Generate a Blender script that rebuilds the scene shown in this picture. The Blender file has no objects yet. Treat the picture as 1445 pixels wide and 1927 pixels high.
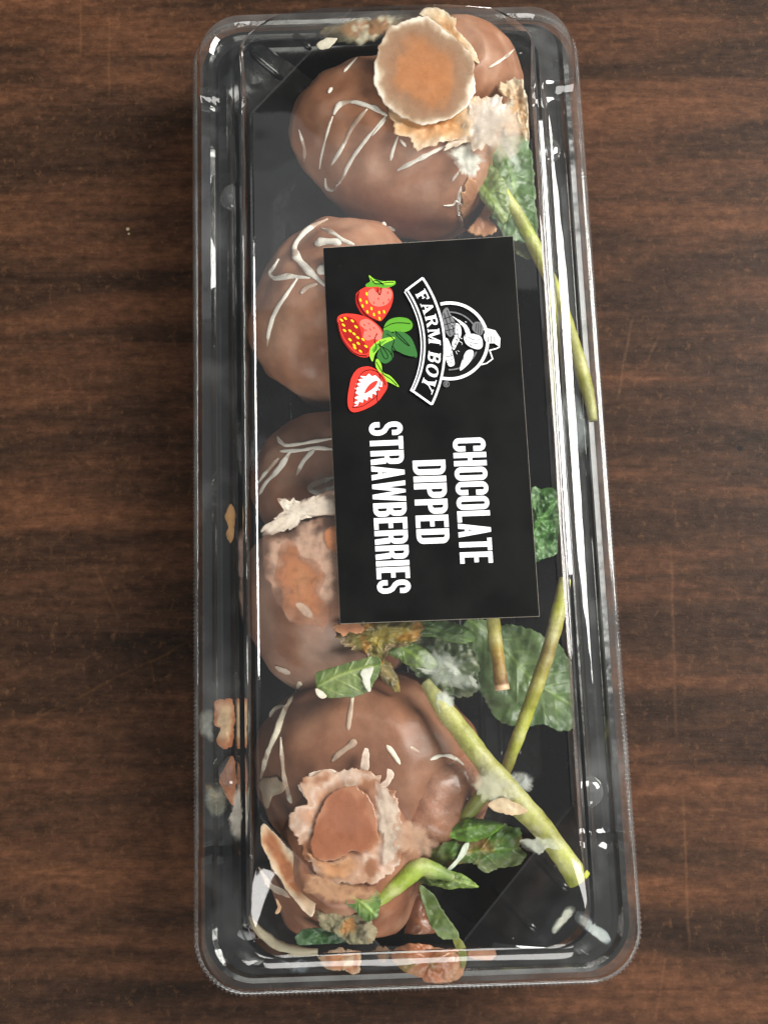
import bpy, bmesh, math, random
from mathutils import Vector, noise, geometry
from mathutils.bvhtree import BVHTree

# ---------------------------------------------------------------- units
S = 0.00012            # one working unit (0.12 mm) in metres
F = 2200.0             # focal length in working units
TH = math.radians(11.5)
ZR = 180.0             # height of the lid flange
CAM = Vector((0, -F*math.sin(TH), ZR + F*math.cos(TH)))
sc = bpy.context.scene
COL = sc.collection

# ---------------------------------------------------------------- camera
cd = bpy.data.cameras.new('camera'); cam = bpy.data.objects.new('camera', cd); COL.objects.link(cam)
cam.location = CAM*S; cam.rotation_euler = (TH, 0, 0)
cd.sensor_fit = 'VERTICAL'; cd.sensor_height = 36; cd.lens = 36*F/1927
cd.clip_start = 0.005; cd.clip_end = 50
sc.camera = cam

# ---------------------------------------------------------------- world and lamps (indoor, window at the upper right, pale ceiling, added near-side fill)
w = bpy.data.worlds.new('World'); sc.world = w; w.use_nodes = True
w.node_tree.nodes['Background'].inputs[0].default_value = (0.9, 0.95, 1.0, 1)
w.node_tree.nodes['Background'].inputs[1].default_value = 0.08
def area(name, loc, target, sx, sy, power, color):
    l = bpy.data.lights.new(name, 'AREA'); l.shape = 'RECTANGLE'; l.size = sx; l.size_y = sy
    l.energy = power; l.color = color
    o = bpy.data.objects.new(name, l); COL.objects.link(o); o.location = loc
    d = Vector(target)-Vector(loc); o.rotation_euler = d.to_track_quat('-Z', 'Y').to_euler()
    return o
area('window_light', (0.90, 0.40, 0.80), (0, 0, 0), 0.55, 0.75, 27.0, (1.0, 0.965, 0.92))
area('ceiling_light', (0.25, 0.52, 2.2), (0.25, 0.52, 0), 2.6, 1.45, 2.2, (0.97, 0.98, 1.0))
area('fill_light', (0.0, -1.42, 1.28), (0, 0, 0), 1.5, 0.9, 25.0, (1.0, 0.97, 0.93))  # soft fill added on the near side to lift the label's shadow
area('bright_ceiling_strip', (0.15, 1.14, 2.25), (0.15, 1.14, 0), 1.9, 0.40, 1.05, (0.97, 0.98, 1.0))
sc.view_settings.view_transform = 'Standard'; sc.view_settings.look = 'None'
sc.view_settings.exposure = 0.2; sc.view_settings.gamma = 1.0
sc.cycles.max_bounces = 6; sc.cycles.adaptive_threshold = 0.025; sc.cycles.diffuse_bounces = 2; sc.cycles.glossy_bounces = 4; sc.cycles.transparent_max_bounces = 16
sc.cycles.use_denoising = True; sc.cycles.denoiser = 'OPENIMAGEDENOISE'; sc.cycles.denoising_prefilter = 'ACCURATE'
sc.cycles.caustics_reflective = False; sc.cycles.caustics_refractive = False

# ---------------------------------------------------------------- helpers
def ray(u, v):
    x, y, z = (u-722.5)/F, (963.5-v)/F, -1.0
    c, s = math.cos(TH), math.sin(TH)
    return Vector((x, c*y-s*z, s*y+c*z)).normalized()
def P(u, v, z):
    d = ray(u, v); return CAM + d*((z-CAM.z)/d.z)
def lin(c):
    r = []
    for v in c[:3]:
        v /= 255.0; r.append(v/12.92 if v <= 0.04045 else ((v+0.055)/1.055)**2.4)
    return (r[0], r[1], r[2], 1.0)
def mixc(a, b, t):
    t = max(0, min(1, t)); return tuple(a[i]*(1-t)+b[i]*t for i in range(3))
def nz(p, s, seed=0.0):
    return noise.noise(Vector((p[0]*s+seed*7.31, p[1]*s-seed*3.17, p[2]*s+seed*1.93)))
def fbm(p, s, seed=0.0, o=3):
    t = 0; a = 1
    for i in range(o):
        t += a*nz(p, s*(2**i), seed+i*11); a *= 0.5
    return t
def sstep(a, b, x):
    t = max(0, min(1, (x-a)/(b-a))); return t*t*(3-2*t)
def smooth_path(pts, n=6, closed=False):
    """Catmull-Rom through tuples of any length"""
    out = []; m = len(pts)
    if m < 3 and not closed:
        a, b = pts[0], pts[-1]
        return [tuple(a[k]+(b[k]-a[k])*i/n for k in range(len(a))) for i in range(n+1)]
    rng = range(m if closed else m-1)
    for i in rng:
        if closed: p0, p1, p2, p3 = pts[i-1], pts[i], pts[(i+1) % m], pts[(i+2) % m]
        else: p0, p1, p2, p3 = pts[max(i-1, 0)], pts[i], pts[i+1], pts[min(i+2, m-1)]
        for j in range(n):
            t = j/n
            out.append(tuple(0.5*((2*b)+(-a+c)*t+(2*a-5*b+4*c-d)*t*t+(-a+3*b-3*c+d)*t**3) for a, b, c, d in zip(p0, p1, p2, p3)))
    if not closed: out.append(tuple(pts[-1]))
    return out

def thing(name, label, cat, loc, group=None):
    o = bpy.data.objects.new(name, None); COL.objects.link(o); o.empty_display_size = 0.01
    o.location = Vector(loc)*S; tag(o, label, cat, group); return o
def tag(o, label, cat, group=None):
    o['label'] = label; o['category'] = cat
    if group: o['group'] = group
    return o
def vivid(c, k=1.0):
    l = 0.3*c[0]+0.59*c[1]+0.11*c[2]; return tuple(max(0, min(250, l+(v-l)*k)) for v in c[:3])
def make(name, verts, faces, mat, parent=None, cols=None, smooth=True, angle=None, mats=None):
    """one mesh object from working-unit world coordinates"""
    chain = Vector((0, 0, 0)); p = parent
    while p is not None: chain += p.location; p = p.parent
    me = bpy.data.meshes.new(name)
    me.from_pydata([(Vector(v)*S-chain) for v in verts], [], faces)
    if cols:
        a = me.color_attributes.new('col', 'FLOAT_COLOR', 'POINT')
        a.data.foreach_set('color', [x for c in cols for x in (lin(c)[:3]+((c[3] if len(c) > 3 else 1.0),))])
    me.materials.append(mat)
    if smooth:
        me.polygons.foreach_set('use_smooth', [True]*len(me.polygons))
        if angle: me.set_sharp_from_angle(angle=math.radians(angle))
    me.validate(); me.update()
    o = bpy.data.objects.new(name, me); COL.objects.link(o)
    if parent is not None: o.parent = parent
    return o

# ---------------------------------------------------------------- materials
class NT:
    def __init__(s, name):
        s.m = bpy.data.materials.new(name); s.m.use_nodes = True; s.t = s.m.node_tree; s.t.nodes.clear()
        s.out = s.n('ShaderNodeOutputMaterial')
    def n(s, t, **k):
        x = s.t.nodes.new(t)
        for a, b in k.items(): setattr(x, a, b)
        return x
    def l(s, a, b): s.t.links.new(a, b)
    def coord(s, scale=(1, 1, 1)):
        tc = s.n('ShaderNodeTexCoord'); mp = s.n('ShaderNodeMapping')
        mp.inputs['Scale'].default_value = tuple(k/S for k in scale)
        s.l(tc.outputs['Object'], mp.inputs[0]); return mp.outputs[0]
    def noise(s, vec, scale, detail=3, rough=0.55, dist=0.0):
        x = s.n('ShaderNodeTexNoise'); x.inputs['Scale'].default_value = scale; x.inputs['Detail'].default_value = detail
        x.inputs['Roughness'].default_value = rough; x.inputs['Distortion'].default_value = dist
        s.l(vec, x.inputs['Vector']); return x.outputs['Fac']
    def ramp(s, fac, stops):
        x = s.n('ShaderNodeValToRGB'); e = x.color_ramp.elements
        while len(e) < len(stops): e.new(0.5)
        for i, (p, c) in enumerate(stops):
            e[i].position = p; e[i].color = (c, c, c, 1) if not isinstance(c, tuple) else c
        s.l(fac, x.inputs[0]); return x.outputs[0]
    def math(s, op, a, b=None, c=None, clamp=False):
        x = s.n('ShaderNodeMath', operation=op); x.use_clamp = clamp
        for i, v in enumerate((a, b, c)):
            if v is None: continue
            if isinstance(v, (int, float)): x.inputs[i].default_value = v
            else: s.l(v, x.inputs[i])
        return x.outputs[0]
    def mix(s, fac, a, b, blend='MIX'):
        x = s.n('ShaderNodeMix', data_type='RGBA', blend_type=blend)
        for i, v in ((0, fac), (6, a), (7, b)):
            if isinstance(v, (int, float, tuple)): x.inputs[i].default_value = v
            else: s.l(v, x.inputs[i])
        return x.outputs[2]
    def bump(s, h, strength, dist):
        x = s.n('ShaderNodeBump'); x.inputs['Strength'].default_value = strength; x.inputs['Distance'].default_value = dist*S
        s.l(h, x.inputs['Height']); return x.outputs[0]
    def bsdf(s, **k):
        x = s.n('ShaderNodeBsdfPrincipled')
        for a, b in k.items():
            if isinstance(b, (int, float, tuple)): x.inputs[a].default_value = b
            else: s.l(b, x.inputs[a])
        s.l(x.outputs[0], s.out.inputs[0]); return x

def mat_food(name, rough, fine, bump_s, sss=0.0, mottle=0.25, spec=0.5, coat=0.0, film=False):
    """coloured by the mesh's own colour attribute, with fine mottling and relief"""
    n = NT(name); v = n.coord()
    a = n.n('ShaderNodeAttribute', attribute_name='col')
    m1 = n.ramp(n.noise(v, fine, 5, 0.65), [(0.3, 1-mottle*0.8), (0.7, 1+mottle)])
    c = n.mix(1.0, a.outputs['Color'], m1, 'MULTIPLY')
    m2 = n.ramp(n.noise(v, fine*0.22, 3), [(0.35, 1-mottle*0.6), (0.68, 1+mottle*0.3)])
    c = n.mix(1.0, c, m2, 'MULTIPLY')
    r = n.ramp(n.noise(v, fine*0.5, 4), [(0.3, max(0.08, rough-0.14)), (0.7, min(1, rough+0.14))])
    h = n.math('ADD', n.noise(v, fine*1.3, 6, 0.7), n.math('MULTIPLY', n.noise(v, fine*0.18, 3), 2.0))
    k = {'Base Color': c, 'Roughness': r, 'Normal': n.bump(h, bump_s, 6), 'Specular IOR Level': spec}
    b = n.bsdf(**k)
    if sss:
        b.inputs['Subsurface Weight'].default_value = sss
    if coat:
        b.inputs['Coat Weight'].default_value = coat; b.inputs['Coat Roughness'].default_value = 0.12
    if film:        # thin residue: see-through where it is thin
        t = n.n('ShaderNodeBsdfTransparent'); mx = n.n('ShaderNodeMixShader')
        al = n.math('MULTIPLY', a.outputs['Alpha'], n.ramp(n.noise(v, 0.05, 4, 0.65), [(0.3, 0.7), (0.5, 1.0)]))
        n.l(al, mx.inputs[0]); n.l(t.outputs[0], mx.inputs[1]); n.l(b.outputs[0], mx.inputs[2]); n.l(mx.outputs[0], n.out.inputs[0])
    return n.m
M = {}
M['chocolate'] = mat_food('milk_chocolate', 0.42, 0.05, 0.16, 0.0, 0.14, 0.4)
M['wet_chocolate'] = mat_food('wet_chocolate', 0.22, 0.07, 0.35, 0.0, 0.22, 0.5, 0.4)
M['smear'] = mat_food('chocolate_smear', 0.3, 0.045, 0.14, 0.0, 0.09, 0.45)
M['crust'] = mat_food('crusted_chocolate', 0.36, 0.06, 0.28, 0.0, 0.18, 0.45)
M['drizzle'] = mat_food('white_chocolate', 0.4, 0.12, 0.25, 0.0, 0.08, 0.4)
M['film'] = mat_food('thin_residue', 0.36, 0.05, 0.15, 0.0, 0.12, 0.4, film=True)
M['leaf'] = mat_food('strawberry_leaf', 0.36, 0.08, 0.25, 0.0, 0.18, 0.5)
M['stem'] = mat_food('green_stem', 0.32, 0.1, 0.3, 0.0, 0.2, 0.5)

def mat_fuzz():
    n = NT('white_mould'); v = n.coord(); a = n.n('ShaderNodeAttribute', attribute_name='col')
    c = n.mix(1.0, a.outputs['Color'], n.ramp(n.noise(v, 0.2, 5, 0.7), [(0.3, 0.75), (0.65, 1.05)]), 'MULTIPLY')
    b = n.n('ShaderNodeBsdfPrincipled'); n.l(c, b.inputs['Base Color']); b.inputs['Roughness'].default_value = 0.75
    n.l(n.bump(n.noise(v, 0.22, 6, 0.75), 0.9, 8), b.inputs['Normal'])
    n.l(b.outputs[0], n.out.inputs[0])
    return n.m
M['mould'] = mat_fuzz()

def mat_black():
    n = NT('black_tray_plastic'); v = n.coord()
    r = n.ramp(n.noise(v, 0.02, 4), [(0.35, 0.14), (0.7, 0.3)])
    n.bsdf(**{'Base Color': lin((13, 15, 14)), 'Roughness': r, 'Normal': n.bump(n.noise(v, 0.012, 3), 0.25, 14)})
    return n.m
M['black'] = mat_black()

def mat_clear(name, gloss, haze, haze_scale, lo, hi, wave, rough=0.035):
    """thin clear sheet: straight-through transparency plus two-sided Fresnel gloss, a little clouding that also stands in for edge glow"""
    n = NT(name); v = n.coord()
    nrm = n.bump(n.noise(v, 0.008, 1), wave, 40)
    lw = n.n('ShaderNodeLayerWeight'); lw.inputs['Blend'].default_value = 0.5; n.l(nrm, lw.inputs['Normal'])
    # Schlick reflectance of a thin sheet, the same from either side
    fac = n.math('MULTIPLY', n.math('MULTIPLY_ADD', n.math('POWER', lw.outputs['Facing'], 5.0), 0.96, 0.04), gloss, clamp=True)
    tr = n.n('ShaderNodeBsdfTransparent'); tr.inputs[0].default_value = (0.965, 0.975, 0.965, 1)
    gl = n.n('ShaderNodeBsdfGlossy'); gl.inputs['Roughness'].default_value = rough; gl.inputs[0].default_value = (1, 1, 1, 1)
    n.l(nrm, gl.inputs['Normal'])
    df = n.n('ShaderNodeBsdfDiffuse'); df.inputs[0].default_value = (0.62, 0.64, 0.64, 1)
    ts = n.n('ShaderNodeBsdfTranslucent'); ts.inputs[0].default_value = (0.62, 0.64, 0.64, 1)
    md = n.n('ShaderNodeMixShader'); md.inputs[0].default_value = 0.5
    n.l(df.outputs[0], md.inputs[1]); n.l(ts.outputs[0], md.inputs[2])
    hz = n.ramp(n.noise(v, haze_scale, 2, 0.6), [(lo, haze*0.3), (hi, haze)])
    # scattered dust specks
    vo = n.n('ShaderNodeTexVoronoi'); vo.inputs['Scale'].default_value = 0.028; n.l(v, vo.inputs['Vector'])
    sp = n.ramp(vo.outputs['Distance'], [(0.0, 0.55), (0.055, 0.0)])
    sep = n.n('ShaderNodeSeparateColor'); n.l(vo.outputs['Color'], sep.inputs[0])
    keep = n.math('GREATER_THAN', sep.outputs[0], 0.72)
    hz = n.math('MAXIMUM', hz, n.math('MULTIPLY', sp, keep))
    m1 = n.n('ShaderNodeMixShader'); n.l(hz, m1.inputs[0]); n.l(tr.outputs[0], m1.inputs[1]); n.l(md.outputs[0], m1.inputs[2])
    m2 = n.n('ShaderNodeMixShader'); n.l(fac, m2.inputs[0]); n.l(m1.outputs[0], m2.inputs[1]); n.l(gl.outputs[0], m2.inputs[2])
    n.l(m2.outputs[0], n.out.inputs[0]); return n.m
M['lid'] = mat_clear('clear_lid_plastic', 1.75, 0.03, 0.006, 0.45, 0.75, 0.035)
M['ledge'] = mat_clear('clear_ledge_plastic', 1.75, 0.26, 0.008, 0.48, 0.7, 0.05)
M['wall'] = mat_clear('clear_lid_wall_plastic', 2.3, 0.06, 0.01, 0.4, 0.72, 0.05)  # haze here brightens the walls like edge-lit plastic
M['rim'] = mat_clear('clear_rim_plastic', 2.4, 0.28, 0.02, 0.3, 0.7, 0.1, 0.09)  # whitish haze paints the glow of lit plastic edges into the rim

def flat_mat(name, c, rough=0.45, mott=0.0):
    n = NT(name); v = n.coord(); base = lin(c)
    col = n.mix(n.ramp(n.noise(v, 0.15, 4), [(0.35, 0.0), (0.7, mott)]), base, (base[0]*0.6, base[1]*0.6, base[2]*0.6, 1)) if mott else base
    n.bsdf(**{'Base Color': col, 'Roughness': rough, 'Specular IOR Level': 0.08,
              'Normal': n.bump(n.noise(v, 0.25, 4), 0.06, 4)})
    return n.m
M['ink_black'] = flat_mat('black_print', (11, 12, 12), 0.6)
def scuffed():
    n = NT('scuffed_black_print'); v = n.coord()
    vo = n.n('ShaderNodeTexVoronoi'); vo.inputs['Scale'].default_value = 0.022; n.l(v, vo.inputs['Vector'])
    sep = n.n('ShaderNodeSeparateColor'); n.l(vo.outputs['Color'], sep.inputs[0])
    f = n.math('MULTIPLY', n.ramp(vo.outputs['Distance'], [(0.0, 0.5), (0.05, 0.0)]), n.math('GREATER_THAN', sep.outputs[1], 0.7))
    c = n.mix(f, lin((11, 12, 12)), lin((130, 130, 126)))
    r = n.ramp(n.noise(v, 0.012, 4), [(0.35, 0.4), (0.7, 0.62)])
    n.bsdf(**{'Base Color': c, 'Roughness': r, 'Specular IOR Level': 0.16, 'Normal': n.bump(n.noise(v, 0.006, 2), 0.12, 30)}); return n.m
M['label_face'] = scuffed()
M['ink_white'] = flat_mat('white_print', (243, 244, 246), 0.5)
M['paper'] = flat_mat('label_paper', (150, 144, 134), 0.7)
M['ink_red'] = flat_mat('red_print', (222, 62, 52), 0.5)
M['ink_darkred'] = flat_mat('dark_red_print', (160, 36, 34), 0.5)
M['ink_pink'] = flat_mat('pink_print', (248, 122, 108), 0.5)
M['ink_yellow'] = flat_mat('yellow_print', (250, 214, 40), 0.5)
M['ink_green'] = flat_mat('green_print', (92, 158, 50), 0.5)
M['ink_lightgreen'] = flat_mat('light_green_print', (148, 206, 64), 0.5)
M['ink_darkgreen'] = flat_mat('dark_green_print', (58, 110, 56), 0.5)
M['ink_grey'] = flat_mat('grey_print', (120, 122, 124), 0.5, 0.6)

def mat_table():
    n = NT('dark_wood_laminate'); tc = n.n('ShaderNodeTexCoord')
    def mp(sx, sy, rz=0.0):
        m = n.n('ShaderNodeMapping'); m.inputs['Scale'].default_value = (sx/S, sy/S, 1/S); m.inputs['Rotation'].default_value = (0, 0, rz)
        n.l(tc.outputs['Object'], m.inputs[0]); return m.outputs[0]
    band = n.noise(mp(0.0012, 0.0085, 0.03), 1.0, 4, 0.6, 0.4)
    c = n.ramp(band, [(0.30, lin((36, 26, 19))), (0.45, lin((58, 40, 29))), (0.57, lin((80, 53, 37))), (0.72, lin((102, 67, 46)))])
    # narrow dark grain streaks
    st = n.ramp(n.noise(mp(0.003, 0.036, 0.02), 1.0, 4, 0.7, 0.3), [(0.34, 0.6), (0.52, 1.0)])
    c = n.mix(0.65, c, st, 'MULTIPLY')
    st2 = n.ramp(n.noise(mp(0.012, 0.11, -0.03), 1.0, 3, 0.7), [(0.33, 0.62), (0.55, 1.05)])
    c = n.mix(0.35, c, st2, 'MULTIPLY')
    # blotchy print flecks
    fl = n.ramp(n.noise(mp(0.034, 0.055), 1.0, 5, 0.72), [(0.33, 0.5), (0.5, 0.95), (0.65, 1.4)])
    c = n.mix(0.8, c, fl, 'MULTIPLY')
    fl2 = n.ramp(n.noise(mp(0.06, 0.045), 1.0, 4, 0.72), [(0.55, 0.0), (0.72, 0.75)])
    c = n.mix(n.math('MULTIPLY', fl2, 0.5), c, lin((116, 82, 56)))
    # scratches and marks, each with its own place
    WOB = n.math('MULTIPLY', n.math('SUBTRACT', n.noise(mp(0.012, 0.012), 1.0, 1), 0.5), 10.0)
    BRK = n.ramp(n.noise(mp(0.05, 0.05), 1.0, 2), [(0.3, 0.2), (0.55, 1.0)])
    def line(p0, p1, wd, col, strength, ctop):
        a, b = P(*p0, 0), P(*p1, 0); mid = (a+b)/2; d = b-a; L = d.length/2; ang = math.atan2(d.y, d.x)
        m = n.n('ShaderNodeMapping', vector_type='TEXTURE'); m.inputs['Location'].default_value = mid*S
        m.inputs['Rotation'].default_value = (0, 0, ang); m.inputs['Scale'].default_value = (S, S, S)
        n.l(tc.outputs['Object'], m.inputs[0])
        s = n.n('ShaderNodeSeparateXYZ'); n.l(m.outputs[0], s.inputs[0])
        wob = WOB
        y = n.math('ABSOLUTE', n.math('ADD', s.outputs[1], wob)); x = n.math('ABSOLUTE', s.outputs[0])
        fy = n.ramp(n.math('DIVIDE', y, wd*2), [(0.05, 1.0), (0.75, 0.0)])
        fx = n.ramp(n.math('DIVIDE', x, L), [(0.75, 1.0), (1.0, 0.0)])
        br = BRK
        f = n.math('MULTIPLY', n.math('MULTIPLY', fx, fy), n.math('MULTIPLY', br, strength*0.32))
        return n.mix(f, ctop, lin(col))
    for p0, p1, wd, col, k in [((8, 1383), (362, 1205), 3.0, (120, 84, 48), 0.5), ((1148, 941), (1450, 977), 3.0, (22, 16, 14), 0.9),
            ((152, 0), (152, 110), 3, (140, 100, 66), 0.5), ((206, 20), (206, 190), 3, (128, 92, 60), 0.5),
            ((175, 1060), (230, 1175), 3, (118, 82, 52), 0.5), ((1190, 590), (1160, 760), 3, (140, 105, 80), 0.55),
            ((1240, 630), (1212, 692), 3, (140, 100, 72), 0.6), ((1262, 1020), (1272, 1400), 3, (150, 108, 78), 0.4),
            ((1285, 1480), (1296, 1800), 3, (150, 106, 74), 0.45), ((62, 1642), (140, 1630), 3, (150, 105, 66), 0.6),
            ((1250, 1800), (1232, 1927), 3, (140, 98, 68), 0.4), ((283, 1240), (298, 1312), 3, (112, 78, 50), 0.5),
            ((1190, 1690), (1290, 1745), 2.5, (48, 34, 28), 0.6)]:
        c = line(p0, p1, wd, col, k, c)
    def dot(p, r, col, ctop):
        m = n.n('ShaderNodeMapping', vector_type='TEXTURE'); m.inputs['Location'].default_value = P(*p, 0)*S; m.inputs['Scale'].default_value = (r*S,)*3
        n.l(tc.outputs['Object'], m.inputs[0]); ln = n.n('ShaderNodeVectorMath', operation='LENGTH'); n.l(m.outputs[0], ln.inputs[0])
        return n.mix(n.ramp(ln.outputs['Value'], [(0.6, 1.0), (1.0, 0.0)]), ctop, lin(col))
    c = dot((1391, 844), 7, (16, 12, 11), c); c = dot((241, 431), 4.5, (165, 150, 120), c); c = dot((243, 440), 3, (150, 140, 110), c)
    r = n.ramp(n.noise(mp(0.05, 0.09), 1.0, 4), [(0.3, 0.42), (0.7, 0.58)])
    h = n.math('ADD', n.noise(mp(0.04, 0.12), 1.0, 5, 0.7), n.math('MULTIPLY', n.noise(mp(0.3, 0.3), 1.0, 2), 0.4))
    n.bsdf(**{'Base Color': c, 'Roughness': r, 'Specular IOR Level': 0.16, 'Normal': n.bump(h, 0.18, 6)})
    return n.m
M['table'] = mat_table()

# ---------------------------------------------------------------- table
tb = make('table', [(-6000, -6000, 0), (6000, -6000, 0), (6000, 6000, 0), (-6000, 6000, 0)], [(0, 1, 2, 3)], M['table'], smooth=False)
tb['kind'] = 'structure'; tb['label'] = 'dark brown wood grain laminate table top with fine scratches'

# ---------------------------------------------------------------- package: black tray and clear lid
PKC = Vector((31, 96, 0)); PKA = math.radians(1.9)
def pk(x, y, z=0.0):
    c, s = math.cos(PKA), math.sin(PKA)
    return Vector((PKC.x+c*x-s*y, PKC.y+s*x+c*y, z))
def unpk(p):
    c, s = math.cos(PKA), math.sin(PKA); dx, dy = p[0]-PKC.x, p[1]-PKC.y
    return c*dx+s*dy, -s*dx+c*dy
package = thing('strawberry_package', 'clear lidded black plastic tray of spoiled chocolate strawberries with black label', 'food package', pk(0, 0, 0))

def ring(hw, y0, y1, ct, cb, z, chamfer=0.0, zc=0.0, nl=200, ns=60, nc=18, fz=None):
    """rounded rectangle in package coordinates; ct / cb = corner size (x, y) at the far / near end; zc = drop at the corners"""
    pts = []
    def side(a, b, n):
        for i in range(n):
            t = i/n; pts.append((a[0]+(b[0]-a[0])*t, a[1]+(b[1]-a[1])*t, z))
    def corner(a, k, b, n):        # a -> b around the sharp corner k
        for i in range(n):
            t = i/n; q = t*math.pi/2
            ex, ey = 1-math.cos(q), math.sin(q)
            arc = (a[0]+(k[0]-a[0])*ey+(b[0]-k[0])*ex, a[1]+(k[1]-a[1])*ey+(b[1]-k[1])*ex)
            ch = (a[0]+(b[0]-a[0])*t, a[1]+(b[1]-a[1])*t)
            pts.append((arc[0]*(1-chamfer)+ch[0]*chamfer, arc[1]*(1-chamfer)+ch[1]*chamfer, z-zc*math.sin(math.pi*t)**0.8))
    side((hw, y0+cb[1]), (hw, y1-ct[1]), nl); corner((hw, y1-ct[1]), (hw, y1), (hw-ct[0], y1), nc)
    side((hw-ct[0], y1), (-hw+ct[0], y1), ns); corner((-hw+ct[0], y1), (-hw, y1), (-hw, y1-ct[1]), nc)
    side((-hw, y1-ct[1]), (-hw, y0+cb[1]), nl); corner((-hw, y0+cb[1]), (-hw, y0), (-hw+cb[0], y0), nc)
    side((-hw+cb[0], y0), (hw-cb[0], y0), ns); corner((hw-cb[0], y0), (hw, y0), (hw, y0+cb[1]), nc)
    if fz: pts = [(x, y, fz(x, y, zz)) for x, y, zz in pts]
    return pts
def loft(name, rings, mat, parent, cap_last=False, angle=35):
    n = len(rings[0]); vs = []; fs = []
    for r in rings: vs += [pk(*p) for p in r]
    for k in range(len(rings)-1):
        for i in range(n):
            j = (i+1) % n; fs.append((k*n+i, k*n+j, (k+1)*n+j, (k+1)*n+i))
    if cap_last: fs.append(tuple((len(rings)-1)*n+i for i in range(n)))
    return make(name, vs, fs, mat, parent, angle=angle)

ZT = 380.0        # lid top
CC = (188, 206)
def bk(y): return max(sstep(735, 750, y), sstep(-690, -705, y))
def block(x, y, z): return z+16*bk(y)      # corner blocks of the ledge stand a little higher
def rg(hw, hl, c, z, ch=0.0, zc=0.0, fz=None): return ring(hw, -hl, hl-(14 if z > 230 else 0), c, c, z, ch, zc, fz=fz)
lid_rings = [
    rg(391, 943, (95, 95), 176), rg(383, 935, (90, 90), 184),
    rg(379, 931, (88, 88), 205, fz=lambda x, y, z: z+8*bk(y)), rg(370, 923, (82, 82), 216, fz=block),
    rg(352, 908, (74, 74), 217, fz=block), rg(344, 902, (72, 72), 211, fz=block), rg(334, 895, (70, 70), 212, fz=block),
    rg(318, 883, (66, 66), 215, fz=block), rg(311, 878, (64, 64), 222, fz=block),
    rg(305, 874, (64, 64), 240), rg(299, 870, (64, 64), 258), rg(291, 865, (64, 64), 262), rg(289, 863, (64, 64), 272), rg(283, 861, (66, 66), 318, 0, 6),
    rg(272, 854, (74, 74), 352, 0, 14), rg(263, 848, (150, 160), 375, 0.55, 14), rg(257, 844, (182, 200), 380.6, 0.92, 3),
    rg(253, 841, CC, 381, 1), rg(250.5, 839, CC, 380, 1)]
lid = loft('lid', lid_rings[9:], M['wall'], package, angle=18)
make('top_panel', [pk(*p) for p in lid_rings[-1]], [tuple(range(len(lid_rings[-1])))], M['lid'], lid, smooth=False)
lid['label'] = 'clear raised plastic lid with cut corners'
ledge = loft('lid_ledge', lid_rings[1:10], M['ledge'], lid)
def in_lid(x, y, z):           # largest |x| the contents may take at height z (package coordinates)
    return 300-(z-232)*0.36-5 if z > 232 else 250+(z-12)*0.28-4

# knurled outer rim
def rim_mesh():
    prof = [(383, 184.5, 0), (386, 186, 0), (390, 183, .5), (392.5, 178, 1), (392, 170, 1), (389.5, 166, .5), (385, 168, 0)]
    rs = []
    for hw, z, kn in prof:
        o = hw-391
        r = ring(391+o, -943-o, 943+o, (95+o, 95+o), (95+o, 95+o), z, nl=440, ns=150, nc=34)
        rs.append([(x*(1+0.006*kn*(1 if i % 2 else -1)), y*(1+0.0026*kn*(1 if i % 2 else -1)), zz) for i, (x, y, zz) in enumerate(r)])
    return loft('rim', rs, M['rim'], lid, angle=80)
rim_mesh()

# half-round closing lugs on the ledge
def lug(u, v, side):
    c = P(u, v, 214); vs = []; fs = []; R, H, n, m = 27, 15, 24, 8
    for i in range(m+1):
        a = i/m*math.pi/2
        for j in range(n+1):
            b = -math.pi/2+math.pi*j/n
            rr = R*math.cos(a)**0.6; vs.append((c.x+side*rr*math.cos(b), c.y+rr*1.05*math.sin(b), 214+H*math.sin(a)))
    for i in range(m):
        for j in range(n):
            k = i*(n+1)+j; fs.append((k, k+1, k+n+2, k+n+1))
    make('lug', vs, fs, M['rim'], lid)
for u, v, s_ in [(441, 372, -1), (1028, 284, 1), (1106, 1490, 1), (440, 1452, -1)]: lug(u, v, s_)

# black tray
def ty(x, y, z): return z
tray_rings = [
    ring(362, -914, 914, (80, 80), (80, 80), 140), ring(371, -923, 923, (84, 84), (84, 84), 164), ring(370, -922, 922, (84, 84), (84, 84), 170),
    ring(364, -917, 917, (80, 80), (80, 80), 172), ring(359, -912, 912, (78, 78), (78, 78), 166), ring(346, -900, 903, (75, 75), (75, 75), 165),
    ring(340, -895, 898, (75, 75), (75, 75), 171), ring(326, -884, 886, (80, 85), (90, 95), 172, .2), ring(318, -878, 878, (90, 95), (110, 120), 166, .5),
    ring(312, -872, 872, (110, 120), (150, 160), 150, .9), ring(290, -850, 850, (150, 160), (190, 205), 90, 1), ring(266, -826, 826, (165, 180), (205, 225), 30, 1),
    ring(258, -818, 818, (165, 180), (205, 225), 15, 1), ring(246, -806, 806, (165, 180), (205, 225), 11, 1)]
tray = loft('tray', tray_rings, M['black'], package, cap_last=True, angle=40)
sd = tray.modifiers.new('thickness', 'SOLIDIFY'); sd.thickness = 4*S; sd.offset = 1
n_ = len(tray_rings[0]); tv = []; tf = []
for r in tray_rings: tv += [pk(*p) for p in r]
for k in range(len(tray_rings)-1):
    for i in range(n_): j = (i+1) % n_; tf.append((k*n_+i, k*n_+j, (k+1)*n_+j, (k+1)*n_+i))
tf.append(tuple((len(tray_rings)-1)*n_+i for i in range(n_)))
TRAY = BVHTree.FromPolygons(tv, tf)

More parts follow.
